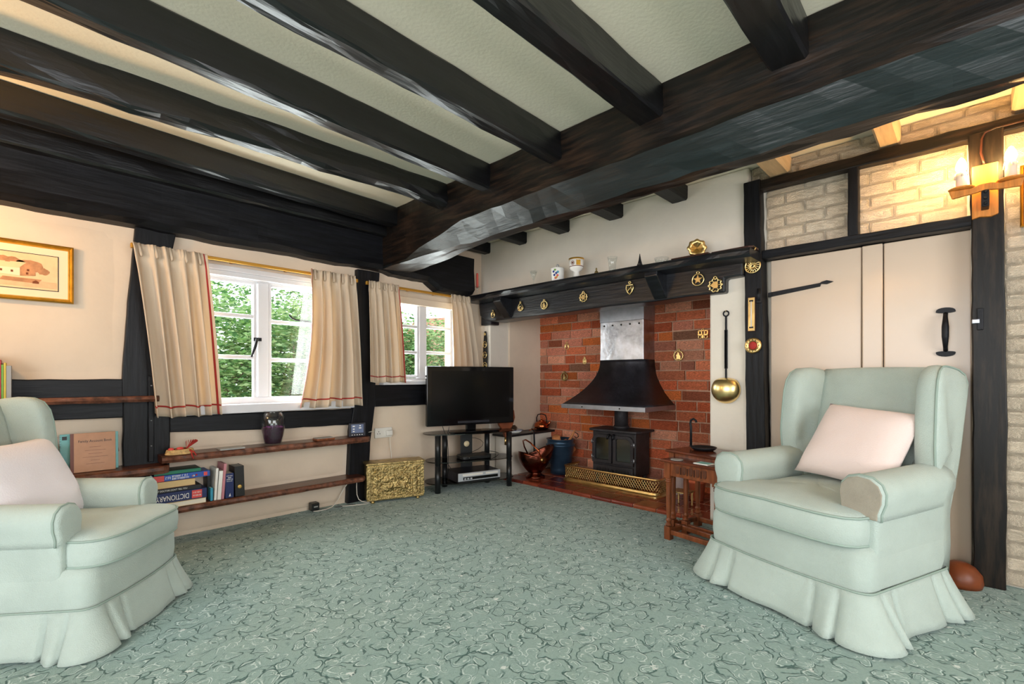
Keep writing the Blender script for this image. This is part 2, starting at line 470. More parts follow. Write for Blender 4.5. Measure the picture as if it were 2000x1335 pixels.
def scrawl(x0, x1, y, z, h, m, parent, seed, name='spine_lettering'):
    """a line of worn, unreadable lettering: small upright strokes and bars on a surface facing -Y"""
    rnd = random.Random(seed); b = B(); x = x0
    while x < x1:
        w = h * rnd.uniform(.35, .6); w = min(w, x1 - x)
        t_ = h * .16
        b.box((x, y - .0004, z - h / 2), (x + t_, y, z + h / 2))
        if rnd.random() < .6: b.box((x + w - t_, y - .0004, z - h / 2), (x + w, y, z + h / 2))
        if rnd.random() < .8: b.box((x, y - .0004, z + h / 2 - t_), (x + w, y, z + h / 2))
        if rnd.random() < .6: b.box((x, y - .0004, z - t_ / 2), (x + w, y, z + t_ / 2))
        x += w + h * rnd.choice([.18, .18, .18, .5])
    o = b.build(name, m, parent); o['kind'] = 'stuff'
    return o
# ================================================================ THE SETTING
YW = 3.75      # plaster face of the window wall
XF = 3.38      # face of the fireplace / door wall
ZC = 2.47      # ceiling
random.seed(4)

fl = struct(B().box((-2.4, -2.4, -0.05), (3.60, 3.80, 0.0)).build('floor', 'carpet'))
fl['label'] = 'green scroll patterned fitted carpet'
ce = struct(B().box((-2.4, -2.4, ZC), (4.4, 3.97, ZC + 0.08)).build('ceiling', 'plaster_ceiling'))
ce['label'] = 'cream plaster ceiling between black joists'

# window wall with two openings
W1 = (0.72, 1.74, 0.86, 1.80); W2 = (2.22, 3.06, 1.00, 1.78)
b = B()
def wall_cells(b, xs, zs, holes, y0, y1):
    for i in range(len(xs) - 1):
        for k in range(len(zs) - 1):
            cx, cz = (xs[i] + xs[i + 1]) / 2, (zs[k] + zs[k + 1]) / 2
            if any(h[0] < cx < h[1] and h[2] < cz < h[3] for h in holes): continue
            b.box((xs[i], y0, zs[k]), (xs[i + 1], y1, zs[k + 1]))
wall_cells(b, [-2.4, W1[0], W1[1], W2[0], W2[1], 4.4], [0, W1[2], W2[2], W2[3], W1[3], ZC], [W1, W2], YW, YW + 0.22)
o = struct(b.build('wall_left', 'plaster')); o['label'] = 'cream plaster wall with two small windows'
# slightly bulging plaster panels between the shelves and timbers
def plaster_panel(name, x0, x1, z0, z1, amp, seed, mt='plaster'):
    def fn(u, v):
        e = min(1, min(u, 1 - u, v, 1 - v) * 9)
        x = x0 + (x1 - x0) * u; z = z0 + (z1 - z0) * v
        return (x, YW + 0.004 - amp * e * (0.7 + 0.6 * noise.noise(Vector((x * 2.3, z * 2.3, seed)))), z)
    return B().surf(fn, 24, 10).build(name, mt, o)
plaster_panel('plaster_panel', 0.62, 1.86, 0.02, 0.22, 0.022, 1)
plaster_panel('plaster_panel', 0.62, 1.86, 0.25, 0.54, 0.016, 2)
plaster_panel('plaster_panel', 0.64, 1.86, 0.57, 0.665, 0.012, 3)
plaster_panel('plaster_panel', -1.2, 0.40, 1.05, 1.96, 0.018, 4)
plaster_panel('plaster_panel', 2.11, 3.3, 0.02, 0.785, 0.018, 5)

B().prism([(.335, .60), (.345, .66), (.36, .665), (.365, .70), (.378, .70), (.375, .64), (.382, .60), (.37, .585), (.352, .59)], YW - .003, YW + .002, 'xz').build('flaked_patch', 'flaked', o)
# fireplace wall: breast over the opening, both piers, door wall, right-hand return
b = B()
b.box((XF, 1.06, 1.74), (4.4, 3.97, ZC))                 # breast
b.box((XF, 1.06, 0), (4.4, 1.32, 1.75))                  # right pier
b.box((XF, 3.61, 0), (4.4, 3.97, 1.75))                  # left pier
b.box((XF + 0.05, -2.4, 0), (XF + 0.25, -0.02, ZC))      # wall beyond the door
b.box((XF + 0.05, -0.02, 1.84), (XF + 0.25, 1.06, ZC))   # over the door
b.box((XF + 0.12, -0.02, 0), (XF + 0.25, 1.06, 1.84))    # behind the door
wr = struct(b.build('wall_right', 'plaster_white', bevel=0.012)); wr['label'] = 'white plastered chimney breast and door wall'
# cheek of the recess kinks slightly
B().box((3.655, 3.592, 0), (4.2, 3.63, 1.74)).build('recess_cheek', 'plaster', wr, bevel=0.006)

# brick back of the inglenook: mortar bed and separate bricks
XB = 4.17
bk = struct(B().box((XB + 0.008, 1.2, 0.0), (4.4, 3.62, 1.9)).build('wall_back', 'mortar')); bk['label'] = 'red brick back wall of the fireplace'
BM = []
for i in range(8):
    for j in range(2):
        q = B(); hw = 0.5
        vs = []
        for sx in (0, 1):
            for sy in (0, 1):
                for sz in (0, 1):
                    f = 1 if sx == 0 else 0
                    vs.append(((0 if sx == 0 else 1) + random.uniform(-.05, .05) * f, sy - .5 + random.uniform(-.012, .012), sz - .5 + random.uniform(-.04, .04)))
        q.add(vs, [(0, 1, 3, 2), (4, 6, 7, 5), (0, 4, 5, 1), (2, 3, 7, 6), (0, 2, 6, 4), (1, 5, 7, 3)])
        me = q.mesh('brick'); me.materials.append(MATS['brick_%d' % i]); BM.append(me)
def put_brick(me, x, y0, y1, z0, z1, depth, parent, bev=0.004, name='brick'):
    r = bpy.data.objects.new(name, me); COL.objects.link(r); r.parent = parent
    r.location = (x, (y0 + y1) / 2, (z0 + z1) / 2); r.scale = (depth, y1 - y0, z1 - z0)
    return r
z = 0.0; row = 0
while z < 1.74:
    hgt = 0.080 + random.uniform(-.005, .005)
    y = 1.25 - (0.11 if row % 2 else 0.0) - random.uniform(0, .04)
    while y < 3.62:
        ln = random.choice([0.27, 0.26, 0.25, 0.24, 0.19, 0.13]) + random.uniform(-.008, .008)
        a, c = max(y, 1.22), min(y + ln, 3.615)
        if c - a > 0.03:
            wts = [5, 4, 4, 4, 4, 2, 4, 1.5]
            k = random.choices(range(8), wts)[0]
            put_brick(BM[k * 2 + random.randint(0, 1)], XB - random.uniform(0, .007), a, c, z, z + hgt, 0.05, bk)
        y += ln + 0.014
    z += hgt + 0.013; row += 1

# hearth: red quarry tiles, a bullnosed row along the carpet
hearth = thing('hearth', 'red quarry tile hearth under the black stove', 'hearth', (0, 0, 0))
B().box((3.405, 1.30, -0.02), (4.2, 3.61, 0.0275)).build('tile_bed', 'mortar', hearth)
TM = []
for i in range(4):
    q = B().prism([(0.004, 0.0), (0.0, 0.016), (0.006, 0.027), (0.018, 0.031), (0.196, 0.031), (0.2, 0.027), (0.2, 0.0)], -0.0985, 0.0985, 'xz')
    me = q.mesh('hearth_tile'); me.materials.append(MATS['tile_%d' % i]); TM.append(me)
for r_ in range(4):
    y = 1.33 + (0.1 if r_ % 2 else 0) ; n = 0
    y -= 0.2
    while y < 3.62:
        a, c = max(y, 1.305), min(y + 0.197, 3.605)
        if c - a > 0.04:
            t = bpy.data.objects.new('hearth_tile', TM[random.choice([0, 0, 1, 2, 3])]); COL.objects.link(t); t.parent = hearth
            t.location = (3.388 + 0.201 * r_, (a + c) / 2, random.uniform(-.0015, .0015)); t.scale = (0.968, (c - a - .004) / 0.197, 1)
            t.rotation_euler = (0, 0, 0)
        y += 0.2025
# low ledge in the corner of the recess with a black slab
lg = thing('fireside_ledge', 'low white ledge with a black slab beside the fireplace bricks', 'ledge')
B().box((3.44, 3.42, 0.0), (4.165, 3.59, 0.435)).build('ledge_base', 'plaster_white', lg, bevel=0.008)
B().box((3.40, 3.37, 0.436), (4.20, 3.60, 0.459)).build('ledge_slab', 'black_plastic', lg, bevel=0.005)

# painted brickwork over the door and beyond the post
PBM = []
for j in range(5):
    vs = []; n = 6
    q = B()
    def fn(u, v, j=j):
        e = min(1, min(u, 1 - u) * 14) * min(1, min(v, 1 - v) * 6)
        return (-(e ** 0.5) * (1.0 + 0.8 * noise.noise(Vector((u * 4, v * 3, j * 9.1)))), u - 0.5, v - 0.5)
    q.surf(fn, 20, 8)
    me = q.mesh('painted_brick'); me.materials.append(MATS['painted_brick']); PBM.append(me)
def painted(y0, y1, z0, z1, off=0):
    z = z0; row = off
    while z < z1 - 0.02:
        y = y0 - (0.11 if row % 2 else 0) - 0.03
        while y < y1:
            a, c = max(y, y0), min(y + 0.218, y1)
            if c - a > 0.02:
                r = put_brick(random.choice(PBM), XF + 0.046, a, c, z, min(z + 0.0728, z1), 0.0032, wr, name='painted_brick')
            y += 0.220
        z += 0.073; row += 1
painted(0.003, 0.965, 1.885, 2.285)
painted(-0.62, 1.05, 2.345, 2.465, 1)
painted(-0.62, -0.135, 0.01, 2.30)

# walls behind the photographer, openings added for the fill lights
b = B()
wall_cells(b, [-2.4, -1.0, 2.0, 3.63], [0, 0.5, 2.2, ZC], [(-1.0, 2.0, 0.5, 2.2)], -2.62, -2.4)
w_ = struct(b.build('wall_front', 'plaster')); w_['label'] = 'cream plaster wall behind the viewer'
b = B()
for (a, c, z0, z1) in [(-2.4, -1.1, 0, ZC), (1.9, 3.97, 0, ZC), (-1.1, 1.9, 0, 0.5), (-1.1, 1.9, 2.2, ZC)]:
    b.box((-2.62, a, z0), (-2.4, c, z1))
w_ = struct(b.build('wall_side', 'plaster')); w_['label'] = 'cream plaster side wall out of view'

# ---------------------------------------------------------------- windows
def window(n, op, yf, mull, leaves, label):
    x0, x1, z0, z1 = op
    e = bpy.data.objects.new('window_%d' % n, None); COL.objects.link(e); e['kind'] = 'structure'; e['label'] = label
    e.location = (x0, yf, z0)
    T = Matrix.Translation((-x0, -yf, -z0))
    b = B(T); t = 0.045
    for lo, hi in (((x0, yf, z0), (x0 + t, yf + .06, z1)), ((x1 - t, yf, z0), (x1, yf + .06, z1)), ((x0 + t, yf, z0), (x1 - t, yf + .06, z0 + t)), ((x0 + t, yf, z1 - t), (x1 - t, yf + .06, z1))):
        b.box(lo, hi)
    b.build('window_frame', 'white_gloss', e, bevel=0.005)
    B(T).box((mull[0], yf - 0.005, z0 + t), (mull[1], yf + .06, z1 - t)).build('mullion', 'white_gloss', e, bevel=0.005)
    for (gx0, gx1, gz0, gz1, bars) in leaves:
        # casement stiles and rails
        st = 0.022; b = B(T)
        b.box((gx0 - st, yf + .008, gz0 - st), (gx0, yf + .05, gz1 + st)); b.box((gx1, yf + .008, gz0 - st), (gx1 + st, yf + .05, gz1 + st))
        b.box((gx0, yf + .008, gz0 - st), (gx1, yf + .05, gz0)); b.box((gx0, yf + .008, gz1), (gx1, yf + .05, gz1 + st))
        cs = b.build('casement', 'white_gloss', e, bevel=0.004)
        for z in bars:
            B(T).box((gx0 - .004, yf + .012, z - .014), (gx1 + .004, yf + .046, z + .014)).build('glazing_bar', 'white_gloss', cs, bevel=0.005)
        zz = [gz0] + list(bars) + [gz1]
        for k in range(len(zz) - 1):
            a = zz[k] + (.014 if k else 0); c = zz[k + 1] - (.014 if k < len(zz) - 2 else 0)
            B(T).box((gx0, yf + .028, a), (gx1, yf + .031, c)).build('pane', 'pane', cs)
    return e, T
w1, T1 = window(1, W1, 3.775, (1.178, 1.25), [(0.79, 1.15, 0.905, 1.735, (1.20, 1.50)), (1.275, 1.67, 0.905, 1.735, (1.185, 1.475))], 'white casement window beside the posts')
# top moulding, sill, handle, stay
B(T1).box((0.72, 3.72, 1.80), (1.80, 3.80, 1.835)).box((0.72, 3.735, 1.765), (1.80, 3.79, 1.80)).build('head_moulding', 'white_gloss', w1, bevel=0.004)
B(T1).box((0.70, 3.66, 0.80), (1.885, 3.79, 0.862)).build('window_sill', 'white_gloss', w1, bevel=0.006)
B(T1).box((1.145, 3.765, 1.32), (1.20, 3.78, 1.345)).tube([(1.165, 3.755, 1.335), (1.15, 3.745, 1.28), (1.125, 3.748, 1.20)], [0.010, 0.011, 0.006], 8).build('window_handle', 'iron', w1)
B(T1).tube([(1.40, 3.775, 1.535), (1.42, 3.768, 1.512), (1.45, 3.766, 1.500), (1.52, 3.766, 1.496), (1.62, 3.766, 1.492)], 0.007, 6).build('window_stay', 'iron', w1)
w2, T2 = window(2, W2, 3.775, (2.605, 2.672), [(2.29, 2.585, 1.075, 1.745, (1.29, 1.535)), (2.695, 2.985, 1.075, 1.745, (1.295, 1.545))], 'smaller white casement window in the corner')
B(T2).box((2.16, 3.67, 0.985), (3.12, 3.79, 1.022)).build('window_sill', 'white_gloss', w2, bevel=0.006)
B(T2).box((2.16, 3.735, 1.735), (3.12, 3.80, 1.80)).build('head_moulding', 'plaster', w2, bevel=0.004)
# unseen window frames added behind the viewer around the fill lights
for n, (a, c, rz) in enumerate((((0.5, -2.45, 0.5), (3.0, 1.7), 0), ((-2.45, 0.4, 0.5), (3.0, 1.7), PI / 2))):
    b = B(); wd, hh = c
    for x in (-wd / 2, -wd / 6, wd / 6, wd / 2): b.box((x - .03, -.03, 0), (x + .03, .03, hh))
    for z in (0, hh): b.box((-wd / 2, -.03, z - .03), (wd / 2, .03, z + .03))
    f = b.build('window_%d' % (n + 3), 'white_gloss', None, loc=a, rot=(0, 0, rz)); f['kind'] = 'structure'; f['label'] = 'wide white window frame added behind the viewer for fill light'

# ---------------------------------------------------------------- ceiling timbers
b = B()
def sec_main(t, W, Hh):
    y = -2.4 + 6.09 * t
    k = max(0.0, min(1.0, (3.35 - y) / 0.75))            # the chamfer runs out before the wall
    c1, c2 = 0.075 * k + 0.01, 0.125 * k + 0.015
    a, bb = 0.135, Hh / 2
    lo = -bb + 0.035 * k
    return [(-a + c1, lo), (-.02, lo), (.02, lo), (a - c1, lo), (a - c1 * .5, lo + c2 * .5), (a, lo + c2), (a, -0.03), (a, 0.06), (a, 0.14), (a, bb), (0, bb), (-a, bb), (-a, .1), (-a, 0), (-a, lo + c2)]
hewn(b, (2.265, -2.4, 2.232), (2.265, 3.69, 2.232), 0.27, 0.476, 60, 0.013, 3, chamf=sec_main)
mb = b.build('main_beam', 'beam_brown')
mb.data.materials.append(MATS['beam_chamfer'])      # smoothed chamfer, the carpet's teal reflection put into its colour
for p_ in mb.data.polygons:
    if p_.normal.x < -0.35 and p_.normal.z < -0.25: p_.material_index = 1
tag(mb, 'massive chamfered dark oak beam crossing the ceiling', 'beam')

JG = 'ceiling joists over the carpet side'
def joist(ya, yb, w, z0, seed, label, x0=-2.4, x1=2.15, wav=0.0, m='joist', grp=JG, jit=0.007, n=40):
    b = B(); zc = (z0 + ZC + 0.004) / 2; h = ZC + 0.004 - z0
    dy = (yb - ya) / 2.1
    hewn(b, (x0, ya + dy * x0, zc), (x1, ya + dy * x1, zc), w, h, n, jit, seed, wav=wav)
    return tag(b.build('ceiling_joist', m), label, 'beam', grp)
joist(0.53, 0.518, 0.14, 2.31, 1, 'black ceiling joist nearest the viewer meeting the main beam')
joist(1.146, 1.12, 0.132, 2.31, 2, 'broad black ceiling joist, second from the viewer')
joist(1.71, 1.725, 0.094, 2.305, 3, 'black ceiling joist, third from the viewer')
joist(2.232, 2.318, 0.09, 2.305, 4, 'straight black ceiling joist, fourth from the viewer')
joist(2.86, 2.79, 0.105, 2.315, 5, 'gnarled wavy-edged black ceiling joist, fifth from the viewer', wav=0.03, jit=0.02)
joist(3.35, 3.45, 0.10, 2.315, 6, 'thin black ceiling joist, second from the window wall')
joist(3.66, 3.66, 0.18, 2.265, 7, 'black ceiling joist resting against the window wall beam')
joist(-0.08, -0.08, 0.12, 2.31, 8, 'black ceiling joist above the viewer')
joist(-0.70, -0.70, 0.12, 2.31, 9, 'black ceiling joist behind the viewer')
RG = 'short joists between main beam and chimney breast'
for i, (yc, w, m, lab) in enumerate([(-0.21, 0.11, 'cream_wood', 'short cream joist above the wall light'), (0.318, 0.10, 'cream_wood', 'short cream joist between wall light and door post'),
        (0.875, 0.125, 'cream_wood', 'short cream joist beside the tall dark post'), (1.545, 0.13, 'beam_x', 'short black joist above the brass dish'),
        (2.088, 0.14, 'beam_x', 'short black joist above the glass vase'), (2.63, 0.13, 'beam_x', 'short black joist above the white goblet'),
        (3.14, 0.11, 'beam_x', 'short black joist above the wine glass'), (3.655, 0.10, 'beam_x', 'short black joist above the red candle')]):
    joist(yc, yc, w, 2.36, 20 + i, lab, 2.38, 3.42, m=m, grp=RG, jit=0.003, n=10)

# wall plate over the windows with a waney lower edge
b = B(); rings = []
for i in range(91):
    t = i / 90; x = -2.4 + 5.58 * t
    zb = 1.975 + 0.018 * noise.noise(Vector((x * 1.7, 3, 0))) + 0.010 * noise.noise(Vector((x * 6, 8, 0)))
    if x > 2.25: zb = 1.955 + 0.012 * noise.noise(Vector((x * 9, 1, 0)))
    if x > 2.62: zb -= 0.085 * min(1, (x - 2.62) / 0.15)
    if x > 3.12: zb += 0.03
    j = lambda s, a=0.008: a * noise.noise(Vector((x * 4.3, s, 5)))
    rings.append([(x, 3.80, zb), (x, 3.665, zb + .01 + j(1)), (x, 3.625 + j(2), zb + .045 + j(3, .02)), (x, 3.632 + j(4, .004), 2.07), (x, 3.635 + j(5), 2.15), (x, 3.635 + j(6, .004), 2.268), (x, 3.80, 2.268)])
b.loops(rings, smooth=False)
tag(b.build('wall_plate_beam', 'beam_x'), 'long black beam above both windows', 'beam')

# ---------------------------------------------------------------- wall timbers
def timber_poly(name, poly, y0, y1, m, label, plane='xz', seed=0, jit=0.005, cat='beam', group=None, sub=10):
    pts = []
    n = len(poly)
    for i in range(n):
        a = poly[i]; c = poly[(i + 1) % n]
        L = math.hypot(c[0] - a[0], c[1] - a[1]); k = max(1, int(L / 0.08))
        for q in range(k):
            t = q / k; x = a[0] + (c[0] - a[0]) * t; z = a[1] + (c[1] - a[1]) * t
            pts.append((x + (jit * noise.noise(Vector((x * 9, z * 9, seed))) if 0 < q else 0), z + (jit * noise.noise(Vector((x * 9, z * 9, seed + 9))) if 0 < q else 0)))
    o = B().prism(pts, y0, y1, plane).build(name, m, bevel=0.006)
    return tag(o, label, cat, group)
timber_poly('wall_post', [(0.40, 0), (0.635, 0), (0.63, 0.80), (0.553, 0.82), (0.55, 1.05), (0.60, 1.6), (0.665, 1.99), (0.455, 1.99), (0.425, 1.6), (0.392, 1.04)], 3.705, 3.80, 'beam_z', 'crooked black wall post behind the left curtain', seed=1)
timber_poly('wall_post', [(1.84, 0), (2.02, 0), (2.05, 0.5), (2.10, 0.86), (2.10, 1.4), (2.14, 1.97), (1.93, 1.97), (1.905, 1.4), (1.905, 0.86), (1.865, 0.6)], 3.70, 3.80, 'beam_z', 'black wall post between the two windows', seed=2)
timber_poly('wall_rail', [(-1.8, 0.81), (0.40, 0.805), (0.40, 1.04), (-1.8, 1.045)], 3.715, 3.80, 'beam_x', 'black horizontal rail under the framed picture', seed=3)
timber_poly('wall_rail', [(0.63, 0.695), (1.25, 0.665), (1.90, 0.655), (1.90, 0.788), (0.63, 0.797)], 3.715, 3.80, 'beam_x', 'black horizontal rail below the larger window', seed=4)
timber_poly('wall_rail', [(2.10, 0.795), (3.34, 0.785), (3.34, 0.985), (2.10, 0.985)], 3.715, 3.80, 'beam_x', 'black horizontal rail below the corner window', seed=5)
# timbers of the door wall (profile in y,z)
timber_poly('door_post', [(0.942, 0), (1.06, 0), (1.072, 1.2), (1.085, 2.36), (0.981, 2.36), (0.972, 1.8), (0.955, 1.0)], XF - 0.03, XF + 0.09, 'beam_z', 'tall black post between fireplace and door', 'yz', 6)
timber_poly('door_post', [(-0.137, 0), (-0.019, 0), (-0.013, 1.86), (0.0, 2.29), (-0.128, 2.29), (-0.130, 1.6), (-0.140, 0.9)], XF - 0.035, XF + 0.09, 'post_lamplit', 'lamplit dark post carrying the wall light', 'yz', 7)  # the wall light's brown glow is mixed into this post's wood colour
timber_poly('door_rail', [(-0.02, 1.828), (0.975, 1.832), (0.975, 1.886), (-0.02, 1.882)], XF - 0.022, XF + 0.09, 'beam_y', 'dark rail directly above the door', 'yz', 8)
timber_poly('door_rail', [(-1.0, 2.255), (0.985, 2.287), (0.985, 2.352), (-1.0, 2.325)], XF - 0.02, XF + 0.09, 'beam_brown', 'upper dark rail above the painted brick panels', 'yz', 9)
timber_poly('door_stud', [(0.455, 1.88), (0.508, 1.88), (0.508, 2.29), (0.458, 2.29)], XF - 0.018, XF + 0.09, 'beam_z', 'short dark stud between the painted brick panels', 'yz', 10)

# door: boards with a cover strip, strap hinge, pull handle
dr = bpy.data.objects.new('door_1', None); COL.objects.link(dr); dr['kind'] = 'structure'; dr['label'] = 'cream painted board door with black ironwork'
for (y0, y1, x) in ((0.452, 0.942, 0.062), (0.352, 0.448, 0.050), (-0.016, 0.348, 0.062)):
    B().box((XF + x, y0, 0.012), (XF + 0.12, y1, 1.826)).build('door_board', 'door_gloss', dr, bevel=0.006, seg=3)
q = B().prism([(0.955, 1.585), (0.66, 1.618), (0.655, 1.634), (0.625, 1.628), (0.59, 1.640), (0.625, 1.652), (0.652, 1.646), (0.66, 1.64), (0.955, 1.615)], XF + 0.049, XF + 0.063, 'yz')
q.build('strap_hinge', 'iron', dr, bevel=0.002)
hd = B(Matrix.Translation((.027, 0, 0))).tube([(XF + .030, 0.085, 1.195), (XF - .015, 0.085, 1.215), (XF - .028, 0.085, 1.27), (XF - .028, 0.085, 1.32), (XF - .015, 0.085, 1.375), (XF + .03, 0.085, 1.395)], [.010, .010, .015, .015, .010, .010], 10)
for z, s in ((1.405, 1), (1.185, -1)):
    hd.prism([(0.085 + 0.04 * math.cos(a), z + s * 0.022 * abs(math.sin(a)) ** .8 * (1 if math.sin(a) >= 0 else -0.35)) for a in [k * PI / 8 for k in range(16)]], XF + .022, XF + .036, 'yz')
hd.build('door_handle', 'iron', dr)
lt = thing('latch_keep', 'black iron latch keep on the lamplit door post', 'latch', (XF - .034, -0.045, 1.345))
B().box((-.014, -.012, -.055), (0.0, .012, .055)).build('keep_plate', 'iron', lt, bevel=0.003)
B().box((-.022, .002, -.022), (-.004, .03, .0)).build('latch_bolt', 'steel_edge', lt, bevel=0.003)
hg = thing('hinge_pin', 'black hinge pin on the tall post beside the door strap', 'hinge', (XF - .04, 0.985, 1.60))
B().cyl(.011, -.045, .035, 12).build('pin', 'iron', hg)
B().box((-.004, -.014, -.06), (.012, .014, .0)).build('pin_plate', 'iron', hg, bevel=.002)
# ---------------------------------------------------------------- mantel
b = B()
pts = [(1.19, 1.632), (1.45, 1.636), (1.7, 1.630), (2.1, 1.637), (2.6, 1.63), (3.1, 1.634), (3.5, 1.628), (3.60, 1.64), (3.70, 1.70), (3.72, 1.835), (1.075, 1.835), (1.075, 1.732), (1.19, 1.728)]
q = B().prism(pts, 3.315, 3.52, 'yz')
o = q.build('mantel_beam', 'mantel', bevel=0.014, seg=2)
tag(o, 'heavy black beam spanning the brick fireplace', 'beam')
B().box((3.33, 3.55, 1.60), (3.46, 3.70, 1.70)).build('beam_shoulder', 'mantel', o, bevel=0.01)
ms = thing('mantel_shelf', 'long black mantel shelf above the fireplace', 'shelf')
b = B(); rings = []
for i in range(61):
    t = i / 60; y = 0.975 + (3.745 - 0.975) * t
    z = 1.886 - 0.02 * (1 - t) ** 3 + 0.004 * noise.noise(Vector((y * 3, 0, 0)))
    j = lambda s, a=.006: a * noise.noise(Vector((y * 5, s, 2)))
    rings.append([(3.38, y, z), (3.135 + j(1), y, z), (3.125 + j(2, .012), y, z - .02), (3.125 + j(3, .012), y, z - .042 + j(4)), (3.14 + j(5), y, z - .058), (3.38, y, z - .056)])
b.loops(rings, smooth=False)
b.build('shelf_board', 'mantel', ms)
for yc in (3.28, 1.66):
    B().prism([(3.16, 1.832), (3.33, 1.832), (3.33, 1.64), (3.305, 1.645), (3.155, 1.79)], yc - .05, yc + .05, 'xz').build('corbel', 'mantel', ms, bevel=0.006)

# ---------------------------------------------------------------- stove hood
hood = thing('stove_hood', 'tall flared metal smoke hood above the stove', 'hood', (4.17, 2.385, 0.757))
def hood_half(t):                 # t 0 at rim .. 1 at neck
    k = (1 - t) ** 2.1
    return 0.235 + 0.205 * k, 0.215 + 0.355 * k     # half width in y, depth in x
rings = []
for i in range(17):
    t = i / 16; hw, dp = hood_half(t); z = 0.035 + 0.43 * t
    rings.append([(0, -hw, z), (-dp, -hw, z), (-dp, hw, z), (0, hw, z)])
def strip(b, rings, sides):
    n = len(rings)
    for s_ in sides:
        vs = []; fs = []
        for r in rings: vs += [r[s_], r[s_ + 1]]
        fs = [(2 * i, 2 * i + 1, 2 * i + 3, 2 * i + 2) for i in range(n - 1)]
        b.add(vs, fs, True)
    return b
strip(B(), rings, (0, 1, 2)).build('hood_skirt', 'hood_dark', hood, thick=0.004)
B().box((-0.215, -0.235, 0.462), (-0.211, 0.235, 0.835)).box((-0.211, -0.235, 0.462), (0, -0.231, 0.835)).box((-0.211, 0.231, 0.462), (0, 0.235, 0.835)).build('hood_neck', 'steel', hood, bevel=.002)
B().box((-0.219, -0.239, 0.835), (0, 0.239, 0.98)).build('hood_collar', 'steel_edge', hood, bevel=.003)
B().box((-0.575, -0.444, 0.0), (-0.570, 0.444, 0.040)).box((-0.570, -0.444, 0.0), (0, -0.440, 0.040)).box((-0.570, 0.440, 0.0), (0, 0.444, 0.040)).build('hood_rim', 'steel_edge', hood, bevel=.0015)
for k in range(5):
    B().lathe([(.009, 0), (.007, -.006), (0, -.008)], 10, (-.215, -.19 + .095 * k, .80), ax='x').build('rivet', 'iron', hood)
for k in (-.2, .2):
    B().lathe([(.007, 0), (.005, -.005), (0, -.006)], 10, (-.575, k, .02), ax='x').build('rivet', 'iron', hood)

# ---------------------------------------------------------------- wood stove
st = thing('wood_stove', 'black cast iron wood stove with two glazed doors', 'stove', (3.85, 2.405, 0.031))
B().box((0.0, -.235, .10), (.26, .235, .505)).build('stove_body', 'iron_stove', st, bevel=.012, seg=3)
B().prism([(-.045, -.20), (-.03, -.255), (.02, -.275), (.28, -.275), (.28, .275), (.02, .275), (-.03, .255), (-.045, .20)], .505, .527, 'xy').build('stove_top', 'iron_stove', st, bevel=.006)
for y in (-.2, .2):
    for x in (.03, .22):
        B().lathe([(.03, 0), (.018, .03), (.016, .07), (.03, .1)], 12, (x, y, 0)).build('leg', 'iron_stove', st)
B().box((-.02, -.215, .085), (0.01, .215, .185)).build('ash_cover', 'iron_stove', st, bevel=.006)
for s_ in (-1, 1):
    for k in range(5):
        y = s_ * (.045 + .03 * k)
        B().prism([(y - .009, .11), (y + .009, .11), (y + .009, .15), (y, .16), (y - .009, .15)], -.023, -.018, 'yz').build('air_slot', 'black_plastic', st)
B().lathe([(.016, 0), (.018, -.012), (.012, -.022), (0, -.024)], 12, (-.02, 0, .135), ax='x').build('air_knob', 'iron', st)
for s_ in (-1, 1):
    y0, y1 = (.008, .222)
    def ring_poly(i0):
        a, c, z0, z1 = y0 + i0, y1 - i0, .205 + i0, .475 - i0
        r = .06 - i0 * .6
        P = [(a, z0), (c, z0)] + [(c - r + r * math.cos(t), z1 - r + r * math.sin(t)) for t in [k * PI / 2 / 6 for k in range(7)]] + [(a + .02, z1), (a, z1 - .01)]
        return [(p[0] * s_, p[1]) for p in P]
    outer, inner = ring_poly(0), ring_poly(.030)
    n = len(outer); b = B()
    vs = [(-.03, *p) for p in outer] + [(-.03, *p) for p in inner] + [(0, *p) for p in outer] + [(-.012, *p) for p in inner]
    fs = []
    for k in range(n):
        q = (k + 1) % n
        fs += [(k, q, n + q, n + k), (2 * n + k, 2 * n + q, q, k), (n + k, n + q, 3 * n + q, 3 * n + k)]
    b.add(vs, fs)
    d = b.build('stove_door', 'iron_stove', st, bevel=.004)
    B().prism(inner, -.014, -.010, 'yz').build('door_glass', 'stove_glass', d)
    for z in (.255, .40):
        B().cyl(.008, -.02, .02, 10, (-.02, s_ * .228, z)).tube([(-.02, s_ * .228, z), (-.028, s_ * .205, z)], .005, 6).build('hinge', 'steel_edge', d)
    B().tube([(-.03, s_ * .022, .478), (-.055, s_ * .028, .474), (-.06, s_ * .03, .452), (-.056, s_ * .034, .44)], [.012, .013, .012, .009], 10).build('door_catch', 'iron', d)
B().cyl(.065, .527, .80, 20, (.14, 0, 0)).lathe([(.075, .527), (.078, .545), (.066, .56)], 20, (.14, 0, 0)).build('flue_pipe', 'iron_stove', st)

